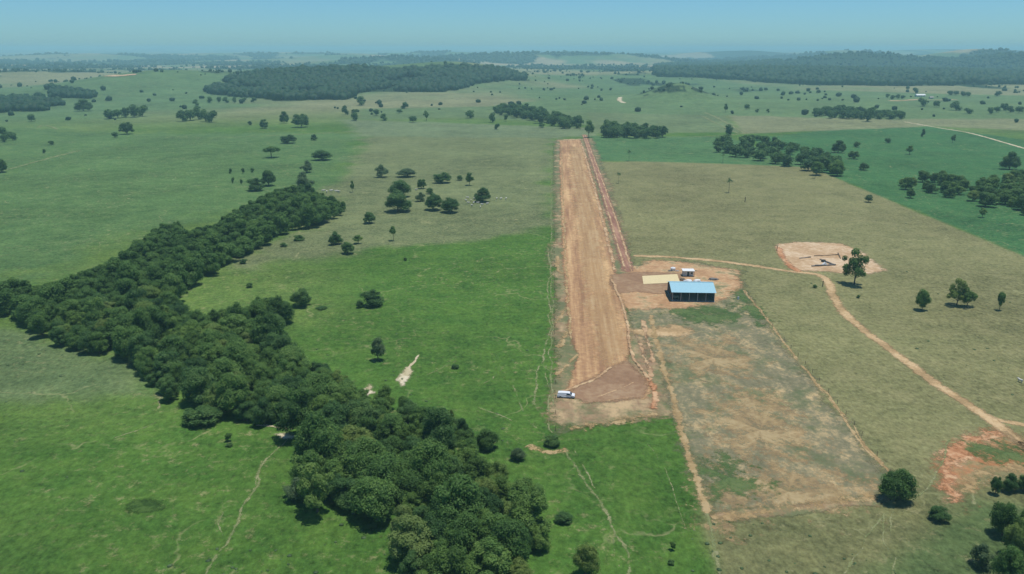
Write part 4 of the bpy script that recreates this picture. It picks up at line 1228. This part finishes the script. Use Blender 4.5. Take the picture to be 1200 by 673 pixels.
# --- single trees: kind, column, foot row, width, height in the picture, label
SINGLE = [
    ('near', 1049, 594, 43, 40, 'dense round green tree casting its shadow beside the burnt field corner'),
    ('shrub', 1100, 614, 25, 19, 'low green shrub below the red gully'),
    ('neard', 1166, 582, 13, 22, 'slim dark tree first in the row beneath the gully'),
    ('neard', 1184, 581, 20, 22, 'rounded dark tree in the row beneath the gully'),
    ('neard', 1200, 580, 18, 22, 'dark tree at the frame edge in the row beneath the gully'),
    ('near', 1174, 634, 30, 44, 'tall dark tree standing highest in the corner clump'),
    ('near', 1188, 662, 34, 46, 'broad dark tree in the middle of the corner clump'),
    ('near', 1203, 640, 30, 40, 'dark tree at the frame edge of the corner clump'),
    ('near', 1180, 690, 36, 44, 'dark tree lowest in the corner clump'),
    ('grey', 1150, 672, 30, 30, 'grey green bush beside the corner clump'),
    ('near', 686, 682, 31, 38, 'dark tree cut by the bottom edge in the lower green field'),
    ('shrub', 660, 616, 24, 13, 'low spreading bush outside the forest in the lower green field'),
    ('shrub', 648, 526, 23, 14, 'dark lone shrub where the cattle trails meet'),
    ('grey', 606, 543, 21, 15, 'greyish shrub at the forest edge'),
    ('loose', 788, 647, 9, 11, 'small sapling in the lower green field'),
    ('shrub', 787, 663, 9, 6, 'tiny bush below the sapling in the lower green field'),
    ('near', 529, 498, 8, 17, 'slim upright tree on the field edge of the forest'),
    ('neard', 541, 520, 18, 26, 'dark tree on the field edge of the forest'),
    ('neard', 524, 540, 26, 30, 'round dark tree bulging from the forest edge'),
    ('shrub', 235, 504, 47, 26, 'wide dark domed bush beside the forest in the left field'),
    ('loose', 268, 519, 10, 11, 'small sapling near the domed bush'),
    ('shrub', 269, 525, 9, 5, 'tiny bush below the sapling near the domed bush'),
    ('grey', 348, 590, 30, 27, 'pale green bush at the foot of the forest'),
    ('neard', 353, 362, 27, 22, 'dark round tree standing alone above the forest bend'),
    ('shrub', 377, 364, 14, 4, 'flat weeds right of the round tree above the forest bend'),
    ('shrub', 293, 338, 9, 6, 'small bush in the green field inside the forest bend'),
    ('shrub', 286, 310, 10, 6, 'small bush near the dry slope by the forest'),
    ('shrub', 332, 290, 10, 5, 'flat bush on the dry slope by the forest'),
    ('shrub', 350, 283, 15, 7, 'wide flat bush higher on the dry slope by the forest'),
    ('shrub', 435, 362, 29, 20, 'dark domed bush in the middle green field'),
    ('shrub', 422, 362, 10, 9, 'small bush touching the domed bush in the middle green field'),
    ('grey', 443, 425, 19, 27, 'pale loose tree just above the sandy scar'),
    ('shrub', 533, 433, 10, 6, 'tiny dark bush low in the middle green field'),
    ('shrub', 475, 306, 5, 4, 'dot of a bush at the top of the middle green field'),
    ('neard', 393, 288, 17, 15, 'dark round tree on the dry slope'),
    ('neard', 408, 299, 17, 15, 'dark tree with clear shadow under the dry slope'),
    ('loose', 420, 287, 14, 11, 'pale loose tree behind the one with the clear shadow'),
    ('neard', 433, 263, 16, 14, 'round dark tree lowest left of the hill clump'),
    ('shrub', 466, 251, 35, 25, 'largest dark domed tree of the hill clump'),
    ('shrub', 469, 233, 29, 20, 'dark domed tree directly behind the largest one of the hill clump'),
    ('neard', 508, 248, 23, 20, 'round dark tree in the middle of the hill clump'),
    ('neard', 527, 251, 24, 18, 'round dark tree right of the middle one of the hill clump'),
    ('shrub', 566, 238, 22, 17, 'dark domed tree beside the white cattle'),
    ('shrub', 517, 216, 23, 14, 'broad flat dark tree at the back of the hill clump'),
    ('grey', 447, 209, 17, 15, 'grey dome shaped tree at the back left of the hill clump'),
    ('grey', 477, 209, 26, 10, 'long low grey bush behind the hill clump'),
    ('loose', 550, 218, 12, 15, 'loose tree at the back right of the hill clump'),
    ('shrub', 539, 212, 8, 6, 'small bush next to the loose tree of the hill clump'),
    ('neard', 494, 222, 11, 12, 'small dark tree amid the hill clump'),
    ('grey', 493, 237, 13, 11, 'grey bush amid the hill clump'),
    ('shrub', 504, 228, 10, 7, 'small dark bush amid the hill clump'),
    ('umb', 461, 283, 9, 17, 'thin brown stemmed tree below the hill clump'),
    ('loose', 413, 226, 6, 14, 'slim pale tree left of the hill clump'),
    ('neard', 315, 219, 19, 19, 'dark upright tree in the left pasture above the forest tip'),
    ('shrub', 299, 225, 22, 15, 'wide bush beside the dark upright tree in the left pasture'),
    ('grey', 357, 225, 23, 22, 'grey green tree at the tip of the forest'),
    ('neard', 362, 237, 18, 20, 'dark tree below the grey green one at the forest tip'),
    ('grey', 360, 203, 16, 14, 'pale bush on the slope above the forest tip'),
    ('shrub', 377, 189, 26, 12, 'long dark low bush on the slope above the forest tip'),
    ('umb', 318, 186, 20, 14, 'grey umbrella shaped tree in the left pasture'),
    ('shrub', 337, 169, 20, 11, 'long dark bush above the umbrella shaped tree'),
    ('shrub', 368, 165, 9, 7, 'small dark bush by the far trail'),
    ('neard', 353, 150, 20, 16, 'dark round tree by the far left trail'),
    ('neard', 333, 145, 11, 13, 'upright tree next to the dark round one by the far left trail'),
    ('neard', 310, 151, 11, 10, 'smaller dark tree by the far left trail'),
    ('far', 293, 147, 6, 5, 'dot of a tree by the far left trail'),
    ('neard', 149, 158, 17, 14, 'lone round tree on the far left pasture'),
    ('far', 135, 162, 8, 7, 'small tree next to the lone round one on the far left pasture'),
    ('neard', 2, 203, 16, 16, 'round tree at the left frame edge'),
    ('far', 52, 180, 5, 5, 'dot of a tree on the far left pasture'),
    ('neard', 98, 131, 20, 13, 'pair crowned dark tree between the far left thickets'),
    ('far', 37, 143, 9, 9, 'small round tree below the far left thickets'),
    ('far', 60, 170, 7, 5, 'small faint bush below the far left thickets'),
    ('far', 423, 124, 13, 10, 'dark tree at the foot of the far forest'),
    ('far', 405, 135, 9, 10, 'upright tree below the far forest edge'),
    ('far', 416, 142, 10, 10, 'dark bushy tree below the far forest edge'),
    ('far', 416, 134, 9, 6, 'dark tree above the bushy one below the far forest edge'),
    ('far', 441, 136, 8, 8, 'small tree in the middle of the far pasture'),
    ('far', 450, 142, 10, 8, 'loose low tree in the middle of the far pasture'),
    ('far', 474, 128, 10, 7, 'dark round bush in the middle of the far pasture'),
    ('far', 468, 133, 8, 5, 'flat bush beneath the dark round one in the far pasture'),
    ('far', 484, 144, 10, 8, 'dark bush nearer in the far pasture'),
    ('loose', 500, 142, 7, 12, 'slender pale tree in the far pasture'),
    ('far', 551, 139, 13, 9, 'dark round bush left of the far tree belt'),
    ('far', 577, 144, 9, 11, 'dark tree below the far tree belt'),
    ('far', 582, 152, 7, 7, 'small dark bush below the far tree belt'),
    ('loose', 593, 143, 6, 9, 'slim tree in front of the far tree belt'),
    ('far', 635, 150, 8, 5, 'tiny bush beyond the airstrip end'),
    ('loose', 690, 162, 14, 20, 'loose grey tree at the far end of the service track'),
    ('far', 713, 162, 13, 12, 'dark tree right of the far end of the service track'),
    ('far', 854, 159, 13, 12, 'dark square bush at the far road fork'),
    ('loose', 850, 132, 6, 10, 'slender tree above the far road fork'),
    ('far', 875, 129, 7, 7, 'round tree on the far dull field'),
    ('far', 887, 132, 5, 4, 'dot of a bush right of the round tree on the far dull field'),
    ('far', 900, 132, 5, 4, 'second dot of a bush on the far dull field'),
    ('far', 1017, 143, 13, 16, 'tall dark tree in front of the far hedge'),
    ('far', 1081, 125, 11, 10, 'round dark tree in front of the far farmhouse'),
    ('far', 1097, 126, 8, 8, 'smaller round tree in front of the far farm shed'),
    ('far', 1120, 130, 14, 10, 'dark tree pair right of the far farmhouse'),
    ('far', 1135, 134, 11, 7, 'low dark bush right of the far tree pair'),
    ('far', 1169, 113, 9, 6, 'dark bush on the far pasture near the right frame edge'),
    ('far', 1073, 110, 7, 7, 'dark tree directly behind the far farmhouse'),
    ('neard', 982, 180, 16, 14, 'dark tree at the end of the right hedge'),
    ('neard', 1000, 187, 13, 10, 'round bush near the end of the right hedge'),
    ('far', 1004, 173, 9, 7, 'small bush above the end of the right hedge'),
    ('neard', 1012, 200, 13, 9, 'dark bush between the two right hedges'),
    ('far', 1040, 168, 8, 6, 'small bush in the right green field'),
    ('loose', 1066, 182, 10, 11, 'loose dark tree in the right green field'),
    ('far', 1081, 161, 5, 9, 'slim dark tree in the right green field'),
    ('loose', 1116, 168, 7, 10, 'faint slender tree in the right green field'),
    ('neard', 1183, 200, 21, 20, 'dark spreading tree in the right green field'),
    ('neard', 1067, 233, 11, 12, 'dark tree below the lower right hedge'),
    ('loose', 1151, 256, 10, 12, 'loose tree in the green strip under the lower right hedge'),
    ('neard', 1200, 253, 10, 14, 'tree at the frame edge under the lower right hedge'),
    ('grey', 1018, 238, 11, 9, 'faint grey bush on the edge of the dry pasture'),
    ('open', 1001, 337, 33, 40, 'tall spreading tree at the edge of the cleared plot'),
    ('near', 1080, 366, 17, 25, 'upright green tree alone on the dry pasture'),
    ('open', 1121, 361, 24, 30, 'larger tree of the pair on the dry pasture'),
    ('open', 1133, 362, 19, 24, 'smaller tree leaning into the pair on the dry pasture'),
    ('loose', 1171, 365, 11, 23, 'slender two tiered tree right of the pair on the dry pasture'),
    ('shrub', 1006, 350, 5, 4, 'dot of a bush below the tall spreading tree'),
    ('shrub', 955, 338, 6, 4, 'tiny bush left of the bend in the dirt road'),
]
for kind, u, v, w, h, lab in SINGLE:
    cat = 'shrub' if kind == 'shrub' and h < 20 else 'tree'
    tree_px(kind, u, v, w, h, lab, 'pasture_shrub' if cat == 'shrub' else 'pasture_tree', cat)

# far rows of trees that can still be counted
ROWS = [
    ([(128, 140), (138, 139), (148, 138), (158, 138), (167, 137)], 13, 12, 'dark tree of the short row on the far left pasture', 'short row left of the far hill foot'),
    ([(214, 143), (223, 142), (233, 141), (241, 143), (248, 144)], 14, 13, 'dark tree of the round clump below the far hill', 'round clump below the far hill'),
    ([(230, 124), (246, 121), (257, 120), (265, 121), (275, 121), (286, 120), (297, 120)], 7, 6, 'small tree dotted under the far forest', 'small trees dotted under the far forest'),
    ([(3, 160), (10, 163), (15, 165), (6, 167)], 10, 10, 'dark tree of the small thicket at the left frame edge', 'thicket at the left frame edge'),
    ([(270, 204), (285, 204), (296, 203), (273, 215), (283, 216)], 4, 6, 'tiny sapling in the planted cluster on the left pasture', 'planted saplings on the left pasture'),
    ([(1160, 134), (1168, 132), (1176, 130), (1184, 132), (1194, 133)], 9, 8, 'dark tree of the far row at the right frame edge', 'far row at the right frame edge'),
    ([(1040, 115), (1046, 117), (1052, 116), (1058, 116)], 6, 5, 'small tree left of the far farmhouse', 'small trees left of the far farmhouse'),
    ([(1113, 112), (1120, 112), (1128, 113), (1134, 113)], 7, 5, 'low tree right of the far farm shed', 'low trees right of the far farm'),
]
for pts, w, h, lab, grp in ROWS:
    for (u, v) in pts:
        tree_px('far', u, v, w * _rng.uniform(.8, 1.25), h * _rng.uniform(.85, 1.2), lab, 'row_tree', 'tree', grp)

# hedges of trees on the right and beyond the airstrip, outlines in the picture
HEDGES = [
    ([(836, 161), (860, 158), (895, 160), (930, 166), (965, 174), (986, 186), (992, 200), (970, 204), (935, 194), (895, 186), (855, 180), (838, 176)], (8, 13), 'leafy tree of the upper right hedge', 'trees of the upper right hedge'),
    ([(1050, 212), (1068, 205), (1092, 200), (1112, 203), (1140, 211), (1168, 205), (1200, 198), (1240, 196), (1240, 256), (1200, 246), (1150, 237), (1100, 226), (1062, 219)], (7, 12), 'leafy tree of the lower right hedge', 'trees of the lower right hedge'),
    ([(577, 128), (590, 121), (620, 123), (655, 132), (686, 138), (688, 150), (660, 147), (620, 138), (590, 134)], (10, 16), 'leafy tree of the long belt past the airstrip', 'trees of the far belt beyond the airstrip'),
    ([(704, 150), (712, 142), (730, 144), (755, 147), (780, 150), (781, 160), (750, 159), (706, 158)], (9, 14), 'leafy tree of the short belt past the airstrip', 'trees of the short far belt'),
    ([(954, 128), (985, 124), (1020, 128), (1062, 131), (1062, 138), (1000, 138), (956, 135)], (9, 14), 'leafy tree of the far hedge on the dull field', 'trees of the far hedge on the dull field'),
]
for k, (px, wr, lab, grp) in enumerate(HEDGES):
    ts = grow_belt(px, 9000, wr, (.7, .95), 40 + k, spacing=.72, margin=.25)
    print(grp, len(ts))
    ts = ts[:70]
    us = sorted(project(t[0], t[1], 0)[0] for t in ts)
    parts = {}
    for t in ts:
        f = us.index(project(t[0], t[1], 0)[0]) / max(1, len(us) - 1)
        q = min(4, int(f * 5))
        parts.setdefault(q, []).append(t)
    for q, tt in parts.items():
        where = ['left end', 'left half', 'middle', 'right half', 'right end'][q]
        for (x, y, z, w, h), sw in size_words(tt):
            place_tree('far' if y > 650 else 'mid', Vector((x, y, z)), w, h, 'hedge_tree', f"{sw}{lab.replace('leafy ', '').replace('of the', 'at the ' + where + ' of the', 1)}", 'tree', grp)

# --- slender palms
def palm_meshes(seed):
    rng = np.random.RandomState(seed)
    V, Fc = [], []
    tube(V, Fc, [(0, 0, -.04), (.01, 0, .3), (.02, .01, .62), (.0, .0, .82)], [.035, .026, .022, .02], 6)
    tm = np_mesh('palm_trunk', np.array(V), np.array(Fc), smooth=True); tm.materials.append(M['bark'])
    V, Fc = [], []
    for i in range(16):
        a = 6.2832 * i / 16 + rng.uniform(-.15, .15); up = rng.uniform(.02, .22); L_ = rng.uniform(.36, .5)
        prev = None
        for j in range(6):
            t = j / 5
            r = L_ * t; z = .82 + up * math.sin(t * 2.2) - .16 * t * t
            wd = .055 * math.sin(.35 + t * 2.7)
            c = np.array([r * math.cos(a), r * math.sin(a), z]); n = np.array([-math.sin(a), math.cos(a), 0])
            k = len(V)
            V += [tuple(c + n * wd + np.array([0, 0, -.02])), tuple(c), tuple(c - n * wd + np.array([0, 0, -.02]))]
            if prev is not None: Fc += [(prev, prev + 1, k + 1, k), (prev + 1, prev + 2, k + 2, k + 1)]
            prev = k
    cm = np_mesh('palm_fronds', np.array(V), np.array(Fc), tint=rng.rand(len(V)) * .5)
    cm.materials.append(M['leaf_dark'])
    return cm, tm
PALM = palm_meshes(7)
for u, v, w, h, lab in ((854, 226, 9, 17, 'palm standing in the middle of the dry pasture'), (955, 209, 7, 14, 'palm at the far edge of the dry pasture'),
                        (737, 189, 6, 13, 'palm on the far green band edge'), (725, 215, 6, 13, 'palm in the dry pasture near the service track'), (847, 191, 6, 11, 'faint small palm on the far green band')):
    p = G(u, v); s = ppm(p)
    t = empty('palm_tree', p, _rng.uniform(0, 6)); tag(t, lab, 'palm')
    for nm, me in (('fronds', PALM[0]), ('trunk', PALM[1])):
        o = link(nm, me, t); o.scale = (w / s, w / s, h / s / .97)

# --- far woods and scattered far trees
def blobs(name, pts, label, seed, sub, mat='leaf_far'):
    rng = np.random.RandomState(seed)
    bm = bmesh.new(); bmesh.ops.create_icosphere(bm, subdivisions=sub, radius=1)
    iv = np.array([v.co[:] for v in bm.verts]); fi = np.array([[v.index for v in f.verts] for f in bm.faces]); bm.free()
    n = len(pts); m = len(iv)
    P = np.array(pts)
    a = rng.uniform(0, 6.28, n)
    J = 1 + rng.uniform(-.28, .28, (n, m))
    base = iv[None] * J[..., None]
    X = base[..., 0] * np.cos(a)[:, None] - base[..., 1] * np.sin(a)[:, None]
    Y = base[..., 0] * np.sin(a)[:, None] + base[..., 1] * np.cos(a)[:, None]
    w = P[:, 3:4] * .5; h = P[:, 4:5] * .55
    V = np.stack([P[:, 0:1] + X * w, P[:, 1:2] + Y * w, P[:, 2:3] + h * .75 + base[..., 2] * h], -1).reshape(-1, 3)
    Fc = (fi[None] + (np.arange(n) * m)[:, None, None]).reshape(-1, 3)
    tint = np.repeat(rng.rand(n), m) * .7 + rng.rand(n * m) * .3
    me = np_mesh(name, V, Fc, tint=tint)
    o = link(name, me, None, M[mat])
    return tag(o, label, None, None, 'stuff')

def scatter_wood(poly_px, spacing, seed, wr, hr):
    P = gpoly(poly_px); rng = np.random.RandomState(seed)
    lo, hi = P.min(0), P.max(0)
    nx, ny = int((hi[0] - lo[0]) / spacing), int((hi[1] - lo[1]) / spacing)
    gx, gy = np.meshgrid(np.arange(nx), np.arange(ny))
    x = lo[0] + (gx + rng.rand(ny, nx)) * spacing; y = lo[1] + (gy + rng.rand(ny, nx)) * spacing
    x, y = x.ravel(), y.ravel()
    d = sdist(P, x, y) + (fbm(x / 60, y / 60, 8, 4) - .5) * 60
    k = d > 0
    # a few clearings
    k &= fbm(x / 140, y / 140, 99, 3) < .68
    x, y = x[k], y[k]
    z = terrain(x, y); n = len(x)
    w = rng.uniform(*wr, n); h = w * rng.uniform(*hr, n)
    return np.stack([x, y, z, w, h], 1)

ws = [scatter_wood(WOOD_PX[0], 11, 1, (11, 20), (.7, 1.0)), scatter_wood(WOOD_PX[1], 17, 2, (16, 28), (.6, .9)),
      scatter_wood(WOOD_PX[2], 9, 3, (8, 15), (.7, 1.0)), scatter_wood(WOOD_PX[3], 9, 4, (8, 15), (.7, 1.0))]
print('woods', [len(w) for w in ws])
def cap(a, n, seed=0):
    if len(a) <= n: return a
    return a[np.random.RandomState(seed).permutation(len(a))[:n]]
blobs('distant_forest', cap(ws[0], 7000), 'dark closed forest on the low far hills left of centre', 11, 2)
blobs('distant_forest', cap(ws[1], 14000), 'blue dark closed forest along the far right', 12, 1)
blobs('distant_thicket', np.concatenate([ws[2], ws[3]]), 'dark thickets on the far left pasture', 13, 2)

def scatter_far(seed, n, r0, r1, use_mask):
    rng = np.random.RandomState(seed)
    a = np.radians(rng.uniform(-37, 37, n)); r = np.sqrt(rng.uniform(r0 ** 2, r1 ** 2, n))
    x, y = r * np.sin(a), r * np.cos(a)
    if use_mask:
        k = wood_mask(x, y) > .5
    else:
        k = (fbm(x / 70, y / 70, 55, 4) > .61) | (rng.rand(n) < .05)
        k &= wood_mask(x, y) < .5
    x, y = x[k], y[k]; n = len(x)
    w = (4 + 9 * rng.rand(n) ** 2) * (1 + 1.4 * sstep(2500, 8000, np.hypot(x, y)))
    return np.stack([x, y, terrain(x, y), w, w * rng.uniform(.6, .95, n)], 1)
s1 = scatter_far(71, 1300, 1250, 2300, False)
s2 = scatter_far(72, 7000, 2300, 5000, False)
s3 = scatter_far(73, 42000, 1500, 9000, True)
print('far scatter', len(s1), len(s2), len(s3))
blobs('distant_woodland', np.concatenate([s1, s2]), 'scattered trees dotting the far hazy pastures', 21, 1)
blobs('distant_woodland', s3, 'dark blue woods between the far hazy fields', 22, 1)

# --- small weed tufts in the near pastures
rt = np.random.RandomState(88)
tu = []
for _ in range(1300):
    u, v = rt.uniform(-20, 1220), rt.uniform(230, 690)
    if in_poly_px(BELT, u, v) or 630 < u < 800 or (733 < u < 1040 and 340 < v < 610): continue
    p = G(u, v)
    if float(fbm(p.x / 25, p.y / 25, 66, 3)) < .5: continue
    w = .35 + .9 * rt.rand() ** 2
    tu.append((p.x, p.y, -.06 * w, w, w * rt.uniform(.16, .34)))
print('tufts', len(tu))
blobs('weed_tufts', np.array(tu), 'small weed tufts dotted over the near pastures', 23, 1, 'leaf_grey')

# --- white cattle
def cow_mesh():
    bm = bmesh.new()
    def ring(x, zc, ry, rz, n=10):
        return [bm.verts.new((x, ry * math.cos(6.2832 * i / n), zc + rz * math.sin(6.2832 * i / n))) for i in range(n)]
    secs = [(-1.05, 1.15, .10, .12), (-.98, 1.12, .26, .30), (-.6, 1.06, .33, .37), (0, 1.0, .36, .40), (.45, 1.05, .33, .42), (.75, 1.22, .24, .36), (.98, 1.34, .15, .22), (1.2, 1.36, .12, .15), (1.45, 1.22, .09, .11), (1.58, 1.12, .07, .08)]
    R = [ring(*s) for s in secs]
    for a, b in zip(R, R[1:]):
        for i in range(10): bm.faces.new((a[i], a[(i + 1) % 10], b[(i + 1) % 10], b[i]))
    bm.faces.new(R[0]); bm.faces.new(R[-1][::-1])
    bm.faces.ensure_lookup_table()
    # legs drawn out of the belly
    for x, sy in ((-.75, -1), (-.75, 1), (.55, -1), (.55, 1)):
        best = min((f for f in bm.faces if f.normal.length >= 0), key=lambda f: (f.calc_center_median() - Vector((x, sy * .22, .72))).length)
        for (z, s) in ((.45, .75), (.02, .8)):
            r = bmesh.ops.extrude_discrete_faces(bm, faces=[best])
            best = r['faces'][0]
            c = best.calc_center_median()
            for v in best.verts:
                v.co = Vector((x + (v.co.x - c.x) * s * (.5 if z > .4 else .9), sy * .2 + (v.co.y - c.y) * s, z + (v.co.z - c.z) * .1))
    for sy in (-1, 1):
        a = bm.verts.new((1.25, sy * .1, 1.46)); b = bm.verts.new((1.22, sy * .32, 1.44)); c = bm.verts.new((1.3, sy * .12, 1.36)); bm.faces.new((a, b, c))
    me = bm_mesh('cow', bm, True); me.materials.append(M['hide'])
    return me
COW = cow_mesh()
COWS = [(548, 233), (552, 236), (556, 234), (560, 239), (549, 239), (553, 242), (565, 241), (546, 236), (558, 231), (571, 240), (582, 234), (587, 234), (593, 234), (563, 244), (555, 239), (488, 223.5)]
for k, (u, v) in enumerate(COWS):
    p = G(u, v)
    o = link('cow', COW, None); o.location = (p.x, p.y, 0); o.rotation_euler = (0, 0, _rng.uniform(0, 6.28))
    o.scale = (.9,) * 3
    tag(o, 'white cow of the herd grazing beside the domed tree' if k < 15 else 'white cow standing amid the trees of the hill clump', 'cow', 'white cattle beside the domed tree' if k < 15 else None)
for k, (u, v) in enumerate(((379, 225), (383, 226), (388, 225), (394, 225.5), (397, 226))):
    p = G(u, v); o = link('cow', COW, None); o.location = (p.x, p.y, 0); o.rotation_euler = (0, 0, _rng.uniform(0, 6.28)); o.scale = (1.1,) * 3
    tag(o, 'white cow grazing in the line right of the forest tip', 'cow', 'white cattle right of the forest tip')
for (u, v, rz, lab) in ((1195, 448, 1.9, 'white cow alone near the right frame edge of the dry pasture'),):
    p = G(u, v); o = link('cow', COW, None); o.location = (p.x, p.y, 0); o.rotation_euler = (0, 0, rz); o.scale = (.8,) * 3; tag(o, lab, 'cow')

# ------------------------------------------------------------------ haze
def haze():
    m = bpy.data.materials.new('haze'); m.use_nodes = True
    nt = m.node_tree; nt.nodes.remove(nt.nodes['Principled BSDF'])
    v = nt.nodes.new('ShaderNodeVolumePrincipled')
    v.inputs['Color'].default_value = (*HAZE_COLOR, 1); v.inputs['Density'].default_value = HAZE_DENSITY
    v.inputs['Anisotropy'].default_value = 0.0
    nt.links.new(v.outputs[0], nt.nodes['Material Output'].inputs['Volume'])
    g = bpy.data.objects['ground'].data
    co = np.empty(len(g.vertices) * 3, np.float32); g.vertices.foreach_get('co', co)
    z0, z1 = float(co[2::3].min()) - 1.0, max(CAM_H, float(co[2::3].max())) + 30.0
    print('terrain z', z0, z1)
    bm = bmesh.new(); add_box(bm, -42000, 42000, -42000, 42000, z0, z1)
    o = link('haze', bm_mesh('haze', bm), None, m)
    tag(o, 'pale blue haze over the whole landscape', None, None, 'stuff')
haze()
